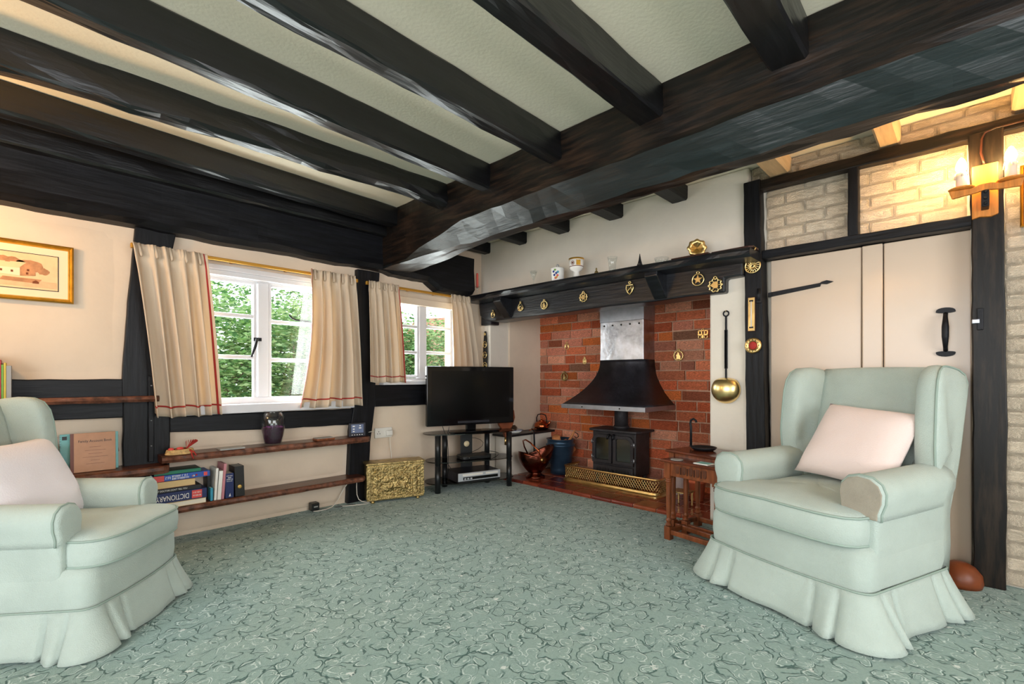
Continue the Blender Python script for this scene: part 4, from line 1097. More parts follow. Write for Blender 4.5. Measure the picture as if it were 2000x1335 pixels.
def armchair(name, label, loc, rz, s=1.0, seed=1, worn=False, ys=1.0, wing_back=0.0, arm_back=0.0):
    C = thing(name, label, 'armchair', loc, rz, 'wing armchairs')
    C.scale = (s, s * ys, s)
    # lower body
    P = [(x + (.03 * max(0, 1 - (y / .33) ** 2) if x > .30 else 0), y) for x, y in resample(rrect(-.245, .40, -.345, .345, .06), .04)]
    def ring(z, off): 
        out = []
        for x, y in P:
            L = math.hypot(x, y); out.append((x + off * x / L, y + off * y / L, z))
        return out
    B().loops([ring(.12, -.012), ring(.19, 0), ring(.25, .008), ring(.33, .006), ring(.365, -.012), ring(.372, -.05)], cap0=False).build('seat_base', 'sofa', C)
    # skirt with kick pleats at corners and soft waves
    S = [(x + (.03 * max(0, 1 - (y / .33) ** 2) if x > .30 else 0), y) for x, y in resample(rrect(-.252, .407, -.352, .352, .05), .012)]; n = len(S)
    per = [0.0]
    for i in range(n):
        a, c = S[i], S[(i + 1) % n]; per.append(per[-1] + math.hypot(c[0] - a[0], c[1] - a[1]))
    rings = []
    corners = [(.407, .352), (.407, -.352), (-.252, .352), (-.252, -.352)]
    for lev in range(8):
        t = lev / 7; z = .198 - .191 * t; R_ = []
        for i, (x, y) in enumerate(S):
            a, c = S[i - 1], S[(i + 1) % n]; tx, ty = c[0] - a[0], c[1] - a[1]; L = math.hypot(tx, ty); nx, ny = ty / L, -tx / L
            dc = min(math.hypot(x - cx, y - cy) for cx, cy in corners)
            fl = t ** 1.15 * (.045 + .045 * math.exp(-(dc / .16) ** 2))
            ph = per[i]
            wv = t * (.008 * math.sin(ph * 17 + seed) + .010 * noise.noise(Vector((ph * 6, seed, 0))))
            pl = 0
            for d0 in (.085, .17):
                pl -= .034 * t ** .5 * math.exp(-((dc - d0) / .009) ** 2)
            pl += .018 * t * math.exp(-((dc - .115) / .02) ** 2)
            zz = z + t * (.012 * noise.noise(Vector((ph * 5, seed + 4, 0))) - .006 * math.exp(-(dc / .1) ** 2)) + .006 * t
            R_.append((x + nx * (fl + wv + pl), y + ny * (fl + wv + pl), max(.003, zz)))
        rings.append(R_)
    B().loops(rings, cap0=False, cap1=False).build('skirt', 'sofa', C, thick=.006)
    B().tube([(x, y, .199) for x, y in [(x + (.03 * max(0, 1 - (y / .33) ** 2) if x > .30 else 0), y) for x, y in resample(rrect(-.254, .409, -.354, .354, .05), .04)]], .0045, 6, True).build('skirt_piping', 'sofa_pipe', C)
    # T-shaped seat cushion
    T_ = [(-.26, -.225), (.22, -.225), (.235, -.315), (.30, -.325), (.39, -.325), (.435, -.30), (.447, -.2), (.447, .2), (.435, .30), (.39, .325), (.30, .325), (.235, .315), (.22, .225), (-.26, .225)]
    T_ = resample(T_, .04); m = len(T_)
    # smooth outline
    T_ = [(x + (.035 * max(0, 1 - (y / .33) ** 2) if x > .30 else 0), y) for x, y in T_]
    for _ in range(2): T_ = [((T_[i - 1][0] + 2 * T_[i][0] + T_[(i + 1) % m][0]) / 4, (T_[i - 1][1] + 2 * T_[i][1] + T_[(i + 1) % m][1]) / 4) for i in range(m)]
    cx, cy = .09, 0
    def cr(k, z): return [(cx + (x - cx) * k, cy + (y - cy) * k, z + (.012 * (1 - abs(y) / .33))) for x, y in T_]
    B().loops([cr(.93, .362), cr(.975, .366), cr(1.0, .382), cr(1.012, .42), cr(1.008, .467), cr(.985, .490), cr(.93, .502), cr(.8, .512), cr(.55, .520), cr(.25, .524), cr(.02, .524)]).build('seat_cushion', 'sofa', C)
    pp = B()
    pp.tube([(cx + (x - cx) * 1.0, cy + (y - cy) * 1.0, .486 + .012 * (1 - abs(y) / .33)) for x, y in T_], .0055, 6, True)
    pp.tube([(cx + (x - cx) * .992, cy + (y - cy) * .992, .373 + .012 * (1 - abs(y) / .33)) for x, y in T_], .0055, 6, True)
    pp.build('cushion_piping', 'sofa_pipe', C)
    # arms
    for sd in (1, -1):
        prof = [(.345, .17), (.35, .30), (.348, .42), (.352, .50), (.366, .545), (.368, .585), (.355, .620), (.325, .643), (.288, .648), (.252, .636), (.228, .606), (.222, .57), (.228, .52), (.226, .45), (.226, .345)]
        rings = []
        for i in range(9):
            t = i / 8; x = -.26 + (.56 - arm_back) * t
            sc_ = 1 + .02 * math.sin(t * PI); up = .012 * (1 - t) ** 2
            e = 0 if i < 8 else 0
            rings.append([(x, sd * y * (1), z + (up if z > .45 else 0) + .004 * noise.noise(Vector((x * 6, y * 20, seed)))) for y, z in prof])
        # rounded front
        cyy, czz = .29, .50
        for k, dx in ((.97, .318), (.90, .328), (.75, .333)):
            rings.append([(dx - arm_back, sd * (cyy + (y - cyy) * k), max(.17, czz + (z - czz) * k) if z < .3 else czz + (z - czz) * k) for y, z in prof])
        B().loops(rings).build('armrest', 'sofa', C)
        # slip-over cap with seam
        cap = [(y, z) for y, z in prof if z > .47]
        cap = [(cap[0][0] + .004, .475)] + [(y + .004 * (1 if y > .29 else -1), z + .004) for y, z in cap] + [(cap[-1][0] - .004, .475)]
        rc = []
        for x, k in ((-.18, 1), (-.05, 1), (.15, 1), (.30, 1.0), (.322, .98), (.335, .90), (.340, .75)):
            rc.append([(x - (arm_back if x > .1 else 0), sd * (cyy + (y - cyy) * k), .56 + (z - .56) * (k if k < 1 else 1) + (.012 * (1 - (x + .36) / .66) ** 2 if x < .3 else 0)) for y, z in cap])
        B().loops(rc, cap0=False).build('arm_cover', 'sofa' if not (worn and sd > 0) else 'sofa', C)
        if worn and sd > 0:
            ff = [(cyy + (y - cyy) * .93, .56 + (z - .56) * .93) for y, z in cap]
            B().prism([(sd * y, z) for y, z in ff], .334, .3405, 'yz').build('worn_patch', 'sofa_worn', C, bevel=.003)
        B().tube([(.318 - arm_back, sd * (cyy + (y - cyy) * 1.0), z) for y, z in cap], .005, 6).build('arm_piping', 'sofa_pipe', C)
    # reclined back
    def bx(z): return -.25 - .14 * (z - .40) / .70            # front face of the back at height z
    rings = []
    for z, w, th in ((.34, .235, .15), (.5, .238, .16), (.7, .24, .15), (.85, .242, .135), (.98, .244, .12), (1.05, .245, .10), (1.085, .246, .07), (1.10, .246, .03)):
        f = bx(z); row = []
        for i in range(13):
            y = -w + 2 * w * i / 12; q = 1 - (y / w) ** 2
            arch = .006 * q if z > 1 else 0
            row.append((f + .020 * q * (1 if z < 1 else .5) - (.15 - th) * .45, y, z + arch))
        for i in range(13):
            y = w - 2 * w * i / 12
            row.append((f - .13 * (.4 + .6 * min(1, th / .15)) - .02, y, z + (.006 * (1 - (y / w) ** 2) if z > 1 else 0)))
        rings.append(row)
    B().loops(rings).build('backrest', 'sofa', C)
    # wings
    for sd in (1, -1):
        out = [(-.27, .19), (-.22, .19), (-.18, .50), (-.09, .62), (-.062, .70), (-.07, .80), (-.085, .90), (-.095, .98), (-.115, 1.045), (-.155, 1.09), (-.215, 1.112), (-.30, 1.112), (-.37, 1.104), (-.44, 1.098), (-.55, 1.075), (-.568, 1.03), (-.53, .90), (-.46, .66), (-.37, .40)]
        out = [(x - wing_back * max(0, x + .50) / .43 * (1 if z > .55 else 0), z) for x, z in out]
        out = resample(out, .05)
        m = len(out)
        for _ in range(1): out = [((out[i - 1][0] + 2 * out[i][0] + out[(i + 1) % m][0]) / 4, (out[i - 1][1] + 2 * out[i][1] + out[(i + 1) % m][1]) / 4) for i in range(m)]
        mx, mz = -.30, .72
        def wl(k, y):
            return [(mx + (x - mx) * k, sd * (y + .035 * max(0, (x + .35)) / .25 * (1 if z > .6 else 0)), mz + (z - mz) * k) for x, z in out]
        B().loops([wl(.02, .225), wl(.6, .225), wl(.86, .228), wl(.955, .238), wl(.995, .256), wl(1.0, .276), wl(.99, .298), wl(.96, .310), wl(.85, .316), wl(.5, .318), wl(.02, .318)]).build('wing', 'sofa', C)
        fr = [(x, z) for x, z in out]
        B().tube([(mx + (x - mx) * .985, sd * (.305 + .035 * max(0, (x + .35)) / .25 * (1 if z > .6 else 0)), mz + (z - mz) * .985) for x, z in out if z > .55], .0045, 6).build('wing_piping', 'sofa_pipe', C)
    # outer back panel
    B().prism([(-.275, .19), (-.23, .19), (-.36, .62), (-.44, .62)], -.29, .29, 'xz').build('back_panel', 'sofa', C, bevel=.02, seg=3)
    return C

def pillow(name, label, loc, rot, w, h, t, m):
    def fn(sg):
        def f(u, v):
            a, c = 2 * u - 1, 2 * v - 1
            edge = (1 - abs(a) ** 3.2) * (1 - abs(c) ** 3.2)
            pin = 1 - .07 * (1 - abs(a) ** 2) * abs(c) ** 3
            pin2 = 1 - .07 * (1 - abs(c) ** 2) * abs(a) ** 3
            z = sg * t * max(0, edge) ** .55 + .004 * noise.noise(Vector((a * 3, c * 3, sg)))* edge
            return (a * w / 2 * pin2, c * h / 2 * pin, z)
        return f
    b = B().surf(fn(1), 24, 24).surf(fn(-1), 24, 24)
    o = b.build(name, m); o.location = loc; o.rotation_euler = rot
    return tag(o, label, 'cushion')

RC = armchair('armchair', 'pale green wing armchair beside the door with a pinkish cushion', (2.783, 0.502, 0), math.radians(160.2), 1.0, 1, worn=True, ys=1.09, wing_back=0.10)
LC = armchair('armchair', 'pale green wing armchair at the left edge with a white cushion', (0.062, 2.825, 0), math.radians(-38.5), 0.865, 5, ys=0.95, wing_back=0.13, arm_back=0.045)
def chair_pt(C, p):
    return C.matrix_basis @ Vector(p)
def place_pillow(C, name, label, p, tilt, spin, w, h, t, m, lean=0.0):
    o = pillow(name, label, (0, 0, 0), (0, 0, 0), w, h, t, m)
    M = C.matrix_basis.to_3x3().normalized().to_4x4()
    base = Matrix(((0, 0, 1, 0), (1, 0, 0, 0), (0, 1, 0, 0), (0, 0, 0, 1)))      # pillow plane y-z, normal +x (chair front)
    o.matrix_world = Matrix.Translation(chair_pt(C, p)) @ M @ Matrix.Rotation(lean, 4, 'Z') @ Matrix.Rotation(-tilt, 4, 'Y') @ base @ Matrix.Rotation(spin, 4, 'Z')
    return o
place_pillow(RC, 'scatter_cushion', 'pinkish cream cushion leaning in the armchair by the door', (-.135, .055, .715), math.radians(36), math.radians(-5), .45, .44, .085, 'pillow_pink')
place_pillow(LC, 'scatter_cushion', 'white cushion leaning in the armchair at the left edge', (-.14, .0, .675), math.radians(28), math.radians(0), .52, .42, .085, 'pillow_white')

# ================================================================ SIDE TABLES
def side_table(label, loc, rz, w, d, h, detail=True):
    """w along local y, d along local x (front = -x)"""
    t = thing('nest_table', label, 'table', loc, rz, 'nest of oak side tables')
    B().box((-d / 2 - .02, -w / 2 - .02, h - .018), (d / 2 + .02, w / 2 + .02, h)).build('table_top', 'oak_top', t, bevel=.006)
    lx, ly = d / 2 - .02, w / 2 - .02
    B().box((-lx - .012, -ly + .02, h - .105), (-lx + .008, ly - .02, h - .019)).build('apron', 'oak', t, bevel=.003)
    B().box((lx - .008, -ly + .02, h - .09), (lx + .010, ly - .02, h - .019)).box((-lx, -ly - .008, h - .09), (lx, -ly + .008, h - .019)).box((-lx, ly - .008, h - .09), (lx, ly + .008, h - .019)).build('apron_side', 'oak', t, bevel=.003)
    if detail:
        n = 5; sp_ = (2 * ly - .10) / n
        for k in range(n):
            y = -ly + .05 + sp_ * (k + .5)
            P = [(y - sp_ * .28, h - .035), (y + sp_ * .28, h - .035)] + [(y + sp_ * .28 * math.cos(a), h - .07 - sp_ * .3 * math.sin(a)) for a in [i * PI / 6 for i in range(7)]]
            B().prism(P, -lx - .0165, -lx - .011, 'yz').build('carved_arch', 'oak_carve', t, bevel=.002)
            if k < n - 1:
                B().box((-lx - .014, y + sp_ * .5 - .004, h - .085), (-lx - .011, y + sp_ * .5 + .004, h - .04)).build('carved_groove', 'oak_dark', t)
    for sx in (-1, 1):
        for sy in (-1, 1):
            b = B(); x, y = sx * lx, sy * ly; q = .021
            b.box((x - q, y - q, h - .12), (x + q, y + q, h - .018)); b.box((x - q, y - q, 0), (x + q, y + q, .085))
            hh = h - .12
            b.lathe([(.014, .085), (.021, .092), (.021, .098), (.013, .105), (.015, .115), (.020, .125), (.013, .135), (.013, .14), (.0165, .2), (.0175, hh - .07), (.0165, hh - .03), (.021, hh - .027), (.021, hh - .021), (.017, hh - .018), (.021, hh - .013), (.021, hh - .007), (.017, hh - .003), (.017, hh)], 16, (x, y, 0))
            b.build('leg', 'oak', t, bevel=.003)
    for sy in (-1, 1): B().box((-lx + .02, sy * ly - .011, .035), (lx - .02, sy * ly + .011, .065)).build('stretcher', 'oak', t, bevel=.003)
    for sx in (-1, 1): B().box((sx * lx - .011, -ly + .02, .035), (sx * lx + .011, ly - .02, .065)).build('stretcher', 'oak', t, bevel=.003)
    return t
side_table('larger oak side table carrying the black iron hook stand', (3.135, 1.205, 0), math.radians(-14), 0.46, 0.30, 0.56, False)
side_table('smaller oak side table with carved apron and coasters', (2.965, 1.215, 0), math.radians(-9.8), 0.375, 0.23, 0.52)
t = thing('round_coaster', 'round grey glass coaster on the smaller oak table', 'coaster', (2.895, 1.338, .521))
B().lathe([(0, 0), (.036, 0), (.04, .003), (.036, .006), (0, .006)], 26).build('coaster', 'bk_grey', t)
t = thing('square_coaster', 'pale blue picture coaster on the smaller oak table', 'coaster', (2.875, 1.155, .521), math.radians(-12))
B().box((-.04, -.05, 0), (.04, .05, .006)).build('coaster', 'bk_white', t, bevel=.002)
B().box((-.03, -.04, .006), (.03, .04, .0068)).build('picture', 'bk_teal', t)
hk = thing('iron_hook_stand', 'black iron shepherd crook stand with dish on the larger oak table', 'ornament', (3.165, 1.285, .561), math.radians(-14))
B().tube([(0, .09, .012), (0, .09, .15), (0, .095, .17), (0, .09, .195), (0, .07, .205), (0, .05, .195), (0, .048, .182)], [.008] * 5 + [.007, .009], 8).build('crook', 'iron', hk)
B().lathe([(0, 0), (.06, 0), (.075, .01), (.085, .022), (.08, .024), (.07, .014), (0, .010)], 22, (0, -.01, 0)).build('dish', 'iron', hk)
B().tube([(0, .09, .014), (-.02, .08, .02), (-.03, .05, .02)], .007, 6).build('foot', 'iron', hk)

# ================================================================ TELEVISION CORNER
SA = math.radians(-20.8)
ts = thing('tv_stand', 'oval smoked glass television stand with black tube legs', 'tv stand', (2.957, 3.44, 0), SA)
def oval(a, c, n=40, flat=.75): return [(a * math.copysign(abs(math.cos(t)) ** flat, math.cos(t)), c * math.copysign(abs(math.sin(t)) ** flat, math.sin(t))) for t in [2 * PI * k / n for k in range(n)]]
for z, a, nm in ((.525, .455, 'top_shelf'), (.27, .43, 'middle_shelf'), (.075, .44, 'bottom_shelf')):
    B().prism(oval(a, .185), z, z + .008, 'xy').build(nm, 'smoked_glass', ts)
for (x, y) in ((-.356, -.125), (.356, -.125), (-.22, .11), (.22, .11)):
    B().cyl(.026, 0, .245, 18, (x, y, 0)).cyl(.022, .245, .252, 18, (x, y, 0)).cyl(.026, .252, .52, 18, (x, y, 0)).build('leg', 'black_plastic', ts)
B().box((-.06, .10, .02), (.06, .115, .525)).build('cable_column', 'black_plastic', ts, bevel=.004)
B().lathe([(.028, 0), (.028, -.003), (0, -.003)], 18, (0, .10, .40), ax='y').build('cable_hole', 'bk_cream', ts)
tv = thing('television', 'flat black television on the glass stand', 'television', (2.965, 3.43, .534), math.radians(-17))
B().box((-.455, -.022, .065), (.455, .022, .622)).build('bezel', 'black_gloss', tv, bevel=.008, seg=3)
B().box((-.405, -.0235, .125), (.405, -.0215, .580)).build('screen', 'black_screen', tv)
B().box((-.30, .02, .10), (.30, .065, .5)).build('back_shell', 'black_plastic', tv, bevel=.02)
B().box((-.15, -.025, .085), (.18, -.0225, .105)).build('speaker_strip', 'hood_dark', tv)
B().box((-.05, .0, .012), (.05, .035, .08)).build('neck', 'black_gloss', tv, bevel=.006)
B().prism([(-.25, -.10), (-.22, -.12), (.22, -.12), (.25, -.10), (.2, .08), (-.2, .08)], 0, .012, 'xy').build('foot_plate', 'black_gloss', tv, bevel=.004)
sb = thing('set_top_box', 'small rounded black set-top box on the middle glass shelf', 'set-top box', (2.98, 3.41, .279), math.radians(-16))
B().prism(rrect(-.16, .16, -.09, .09, .05), 0, .035, 'xy').build('box_shell', 'black_plastic', sb, bevel=.008)
B().lathe([(.004, 0), (0, -.002)], 8, (-.09, -.0905, .018), ax='y').build('indicator', 'silver_plastic', sb)
dv = thing('video_recorder', 'silver fronted video recorder on the bottom glass shelf', 'video recorder', (2.945, 3.385, .084), math.radians(-15))
B().box((-.215, -.135, .008), (.215, .14, .095)).build('case', 'hood_dark', dv, bevel=.003)
B().box((-.217, -.148, .022), (.217, -.133, .096)).build('front_panel', 'silver_plastic', dv, bevel=.004)
B().box((-.21, -.146, .004), (.21, -.133, .022)).build('plinth', 'black_plastic', dv)
B().box((-.175, -.1495, .068), (.03, -.148, .086)).build('tape_flap', 'white_plastic', dv, bevel=.001)
B().box((.06, -.1495, .068), (.19, -.148, .084)).build('disc_tray', 'white_plastic', dv, bevel=.001)
B().box((-.17, -.1495, .032), (.19, -.148, .058)).build('display_strip', 'black_gloss', dv)
for x in (-.15, -.12, -.09): B().box((x - .01, -.151, .036), (x + .01, -.149, .05)).build('button', 'silver_plastic', dv)
for i, (pts, lab) in enumerate([
    ([(2.66, 3.50, .62), (2.665, 3.46, .55), (2.64, 3.42, .533), (2.60, 3.33, .52), (2.61, 3.33, .30), (2.62, 3.35, .20), (2.66, 3.42, .13)], 'black cable dropping in front of the stand on the left'),
    ([(2.75, 3.50, .60), (2.74, 3.50, .53), (2.72, 3.56, .42), (2.76, 3.60, .30), (2.82, 3.60, .20), (2.86, 3.58, .14)], 'black cable hanging behind the glass shelves'),
    ([(2.97, 3.545, .45), (3.10, 3.53, .46), (3.20, 3.47, .40), (3.12, 3.50, .33), (3.0, 3.52, .31)], 'black cable looping right of the cable column'),
    ([(3.05, 3.44, .31), (3.15, 3.42, .33), (3.25, 3.40, .31), (3.33, 3.42, .28)], 'black cable curling along the middle shelf')]):
    # smooth
    b = B().tube(pts, .0035, 6); o = b.build('tv_cable', 'cable_black', sub=1); tag(o, lab, 'cable', 'television cables')

# embossed brass log box
bx_ = thing('brass_box', 'embossed antique brass log box below the corner window', 'box', (2.196, 3.562, 0), math.radians(-18.8))
hw, hd, z0, z1 = .241, .083, .022, .318
B().box((-hw + .006, -hd + .006, z0), (hw - .006, hd - .006, z1)).build('box_body', 'brass_old', bx_)
B().box((-hw - .008, -hd - .010, z1), (hw + .008, hd + .006, z1 + .018)).build('box_lid', 'brass_old', bx_, bevel=.005)
b = B()
for (a, c, e, f) in ((-hw, hw, z0, z0 + .03), (-hw, hw, z1 - .025, z1), (-hw, -hw + .03, z0 + .03, z1 - .025), (hw - .03, hw, z0 + .03, z1 - .025)): b.box((a, -hd - .002, e), (c, -hd + .008, f))
b.build('border', 'brass_old', bx_, bevel=.004)
random.seed(12)
# relief: columns, arches and figures seated round a table
def relief(u, v):
    x = -hw + .035 + (2 * hw - .07) * u; z = z0 + .035 + (z1 - z0 - .065) * v
    h_ = .003 + .012 * abs(noise.noise(Vector((x * 48, z * 48, 1)))) + .010 * abs(noise.noise(Vector((x * 95, z * 95, 7))))
    for cx in (-.165, .165): h_ += .006 * math.exp(-((x - cx) / .012) ** 2)
    for cx, cz, r in ((-.075, .19, .028), (-.02, .205, .026), (.04, .205, .026), (.085, .185, .03), (-.06, .13, .035), (.06, .125, .035), (0, .15, .03)): h_ += .010 * math.exp(-(((x - cx) ** 2 + (z - cz) ** 2) / r ** 2) ** 1.6)
    h_ += .008 * math.exp(-((z - .125) / .006) ** 2) * (1 if abs(x) < .07 else 0)
    return (x, -hd - h_ + .004, z)
B().surf(relief, 110, 66).build('embossed_panel', 'brass_old', bx_)
for x in (-hw + .05, hw - .05):
    for y in (-hd + .02, hd - .03): B().lathe([(.014, 0), (.018, .01), (.012, .022)], 12, (x, y, 0)).build('foot', 'brass', bx_)
b = B()
for k in range(26): b.lathe([(.006, 0), (.004, -.004), (0, -.005)], 8, (-hw + .018 + k * (2 * hw - .036) / 25, -hd - .002, z1 - .012), ax='y').lathe([(.006, 0), (.004, -.004), (0, -.005)], 8, (-hw + .018 + k * (2 * hw - .036) / 25, -hd - .002, z0 + .015), ax='y')
o = b.build('bead_trim', 'brass_bright', bx_); o['kind'] = 'stuff'

# socket, plug, cables
sk = thing('wall_socket', 'white double wall socket above the brass box', 'socket', (2.195, 3.742, .56))
B().box((-.085, -.014, -.045), (.085, 0, .045)).build('face_plate', 'white_plastic', sk, bevel=.004)
for x in (-.05, .045):
    for dx, dz in ((0, .012), (-.011, -.006), (.011, -.006)): B().box((x + dx - .003, -.0155, dz - .004), (x + dx + .003, -.0135, dz + .004)).build('pin_hole', 'black_plastic', sk)
B().box((.018, -.045, -.028), (.075, -.014, .022)).build('plug', 'white_plastic', sk, bevel=.008)
o = B().tube([(2.24, 3.70, .53), (2.24, 3.70, .46), (2.255, 3.71, .40), (2.27, 3.715, .33), (2.26, 3.715, .2), (2.25, 3.71, .05)], .004, 6).build('plug_lead', 'cable_white', sub=1)
tag(o, 'white lead dropping from the wall socket behind the brass box', 'cable')
pa = thing('power_adapter', 'small black plug adapter at the foot of the plaster wall', 'adapter', (1.555, 3.685, .045))
B().box((-.03, -.035, -.035), (.03, .03, .025)).build('adapter_shell', 'black_plastic', pa, bevel=.006)
B().box((-.015, -.037, -.008), (.015, -.035, .002)).build('rating_label', 'bk_grey', pa)
for i, (pts, m, lab) in enumerate([
    ([(1.53, 3.66, .01), (1.58, 3.63, .006), (1.70, 3.66, .006), (1.76, 3.70, .05), (1.80, 3.705, .12), (1.86, 3.69, .20)], 'cable_white', 'white cable rising from the adapter to the lower shelf'),
    ([(1.74, 3.66, .006), (1.84, 3.60, .006), (1.95, 3.56, .006), (2.0, 3.58, .006), (1.93, 3.64, .006), (1.90, 3.67, .05), (1.915, 3.68, .22)], 'cable_white', 'looped white cable on the carpet beside the brass box'),
    ([(1.70, 3.67, .005), (1.78, 3.63, .005), (1.82, 3.66, .005), (1.88, 3.62, .005)], 'cable_black', 'thin dark cable trailing on the carpet by the post'),
    ([(2.02, 3.69, .58), (2.07, 3.70, .585), (2.11, 3.725, .58)], 'cable_white', 'short white lead between meter display and socket')]):
    o = B().tube(pts, .0045 if 'white' in m else .0035, 6).build('floor_cable', m, sub=1); tag(o, lab, 'cable')

# ================================================================ WALL SHELVES
def live_shelf(label, x0, x1, yf, z, th, seed, yb=3.745, end=0.03):
    t = thing('wall_shelf', label, 'shelf'); rings = []
    n = int((x1 - x0) / .03)
    for i in range(n + 1):
        x = x0 + (x1 - x0) * i / n
        j = lambda s, a=.010: a * noise.noise(Vector((x * 9, s + seed, 3)))
        e = end * max(0, 1 - (x1 - x) / .04) ** 2
        rings.append([(x, yb, z), (x, yf + .02 + e, z), (x, yf + .006 + j(1, .006) + e, z - .006 + j(2, .004)), (x, yf + j(3) + e, z - th * .55), (x, yf + .012 + j(4) + e, z - th + j(5, .004)), (x, yb, z - th)])
    b = B().loops(rings, smooth=False); o = b.build('shelf_board', 'walnut', t)
    # rough bark edge
    q = B(); er = [[r[1], r[2], r[3], r[4]] for r in rings]
    vs = [(p[0], p[1] - .0015, p[2]) for r in er for p in r]; fs = []
    for i in range(len(er) - 1):
        for k in range(3): fs.append((i * 4 + k, i * 4 + 4 + k, i * 4 + 5 + k, i * 4 + 1 + k))
    q.add(vs, fs); q.build('bark_edge', 'walnut_edge', t)
    return t
S1 = live_shelf('upper rough-edged shelf below the framed picture', -1.3, 0.565, 3.60, 0.937, .036, 1)
S2 = live_shelf('lower rough-edged shelf behind the left armchair', -1.3, 0.60, 3.52, 0.508, .046, 2)
S3 = live_shelf('rough-edged shelf below the larger window holding the glass vase', 0.565, 1.98, 3.55, 0.562, .044, 3)
S4 = live_shelf('lowest rough-edged shelf holding the stacked books', 0.42, 1.93, 3.54, 0.238, .040, 4)
t = thing('shelf_upright', 'narrow black upright strip joining the left shelves', 'bracket', (0, 0, 0))
B().box((.515, 3.675, .52), (.545, 3.705, 1.06)).build('upright', 'beam_z', t, bevel=.004)
for z in (.62, .78, 1.0): B().lathe([(.005, 0), (.003, -.003), (0, -.004)], 8, (.53, 3.675, z), ax='y').build('screw', 'steel_edge', t)

# glass vase of potpourri
v = thing('glass_vase', 'clear glass vase half full of purple potpourri on the window shelf', 'vase', (1.235, 3.635, .563))
B().lathe([(0, 0), (.052, 0), (.056, .006), (.070, .06), (.080, .12), (.083, .165), (.078, .20), (.06, .228), (.052, .235), (.062, .246), (.060, .246), (.05, .236), (.058, .227), (.075, .2), (.080, .165), (.077, .12), (.067, .06), (.052, .008), (0, .008)], 36).build('vase_glass', 'clear_glass', v)
B().lathe([(0, .010), (.050, .010), (.065, .06), (.0745, .115), (.06, .122), (.03, .128), (0, .126)], 30).build('potpourri', 'potpourri', v)
random.seed(5); b = B()
for k in range(130):
    a = random.uniform(0, 2 * PI); r = .066 * random.random() ** .5; z = .122 + random.uniform(-.006, .012)
    T = Matrix.Translation((r * math.cos(a), r * math.sin(a), z)) @ Matrix.Rotation(random.uniform(0, 6), 4, 'Z') @ Matrix.Rotation(random.uniform(-1.2, 1.2), 4, 'X')
    b.T = T; w = random.uniform(.005, .010); b.add([(-w, 0, 0), (0, -w * .6, .002), (w, 0, 0), (0, w * .6, .002)], [(0, 1, 2, 3)])
o = b.build('petals', 'petal', v); o['kind'] = 'stuff'
# energy display
e_ = thing('energy_display', 'small dark energy meter display at the end of the window shelf', 'display', (1.885, 3.62, .564), math.radians(-12))
B().box((-.068, -.006, 0), (.068, .012, .112)).build('case', 'hood_dark', e_, bevel=.004)
B().box((-.050, -.0075, .030), (.050, -.006, .10)).build('screen', 'grey_lcd', e_)
for (x, z, w) in ((-.03, .085, .018), (-.03, .062, .014), (-.03, .043, .014), (.022, .07, .02), (.022, .088, .012)): B().box((x - w / 2, -.0082, z - .004), (x + w / 2, -.0074, z + .004)).build('readout', 'bk_white', e_)
for k in range(5): B().box((-.046 + .02 * k, -.0075, .012), (-.038 + .02 * k, -.0058, .017)).build('button', 'bk_white', e_)
B().box((-.03, .0, 0), (.03, .05, .008)).build('foot', 'hood_dark', e_)
# coasters / trinkets
t = thing('slate_coaster', 'flat grey slate tile on the window shelf left of the vase', 'coaster', (.955, 3.61, .563)); B().box((-.075, -.05, 0), (.075, .05, .012)).build('tile', 'bk_grey', t, bevel=.002)
t = thing('wooden_coaster', 'pale topped wooden coaster right of the vase', 'coaster', (1.60, 3.61, .563)); B().box((-.07, -.045, 0), (.07, .045, .016)).build('block', 'oak', t, bevel=.003); B().box((-.066, -.041, .016), (.066, .041, .020)).build('pale_top', 'bk_grey', t)
wr_ = thing('dried_garland', 'woven tray of dried fruit tied with red ribbon', 'decoration', (.665, 3.60, .563), 0.05)
b = B()
for k in range(4): b.tube([(.075 * math.cos(a) * (1 - .03 * k), .04 * math.sin(a), .006 + .007 * k) for a in [2 * PI * i / 26 for i in range(26)]], .006, 6, True)
b.build('woven_tray', 'wicker', wr_)
random.seed(2)
for k in range(7):
    B().lathe([(0, 0), (.014, .003), (.017, .010), (.012, .018), (0, .02)], 12, (random.uniform(-.055, .03), random.uniform(-.015, .015), .02 + .006 * (k % 2))).build('dried_fruit', 'bk_coral' if k % 2 else 'leather_brown', wr_)
b = B()
for k in range(7):
    a = -.9 + .3 * k; b.add([(.035, 0, .03), (.04 + .045 * math.sin(a + .5) + .01, -.006, .035 + .055 * math.cos(a * .6)), (.05 + .05 * math.sin(a + .55), .004, .03 + .05 * math.cos(a * .6))], [(0, 1, 2)])
b.tube([(.04, -.03, .03), (.05, -.05, .015), (.052, -.056, -.01), (.058, -.058, -.03)], .0035, 5).tube([(.04, -.03, .03), (.065, -.05, .01), (.075, -.056, -.012)], .0035, 5)
b.build('red_ribbon', 'stripe_red', wr_, thick=.002)

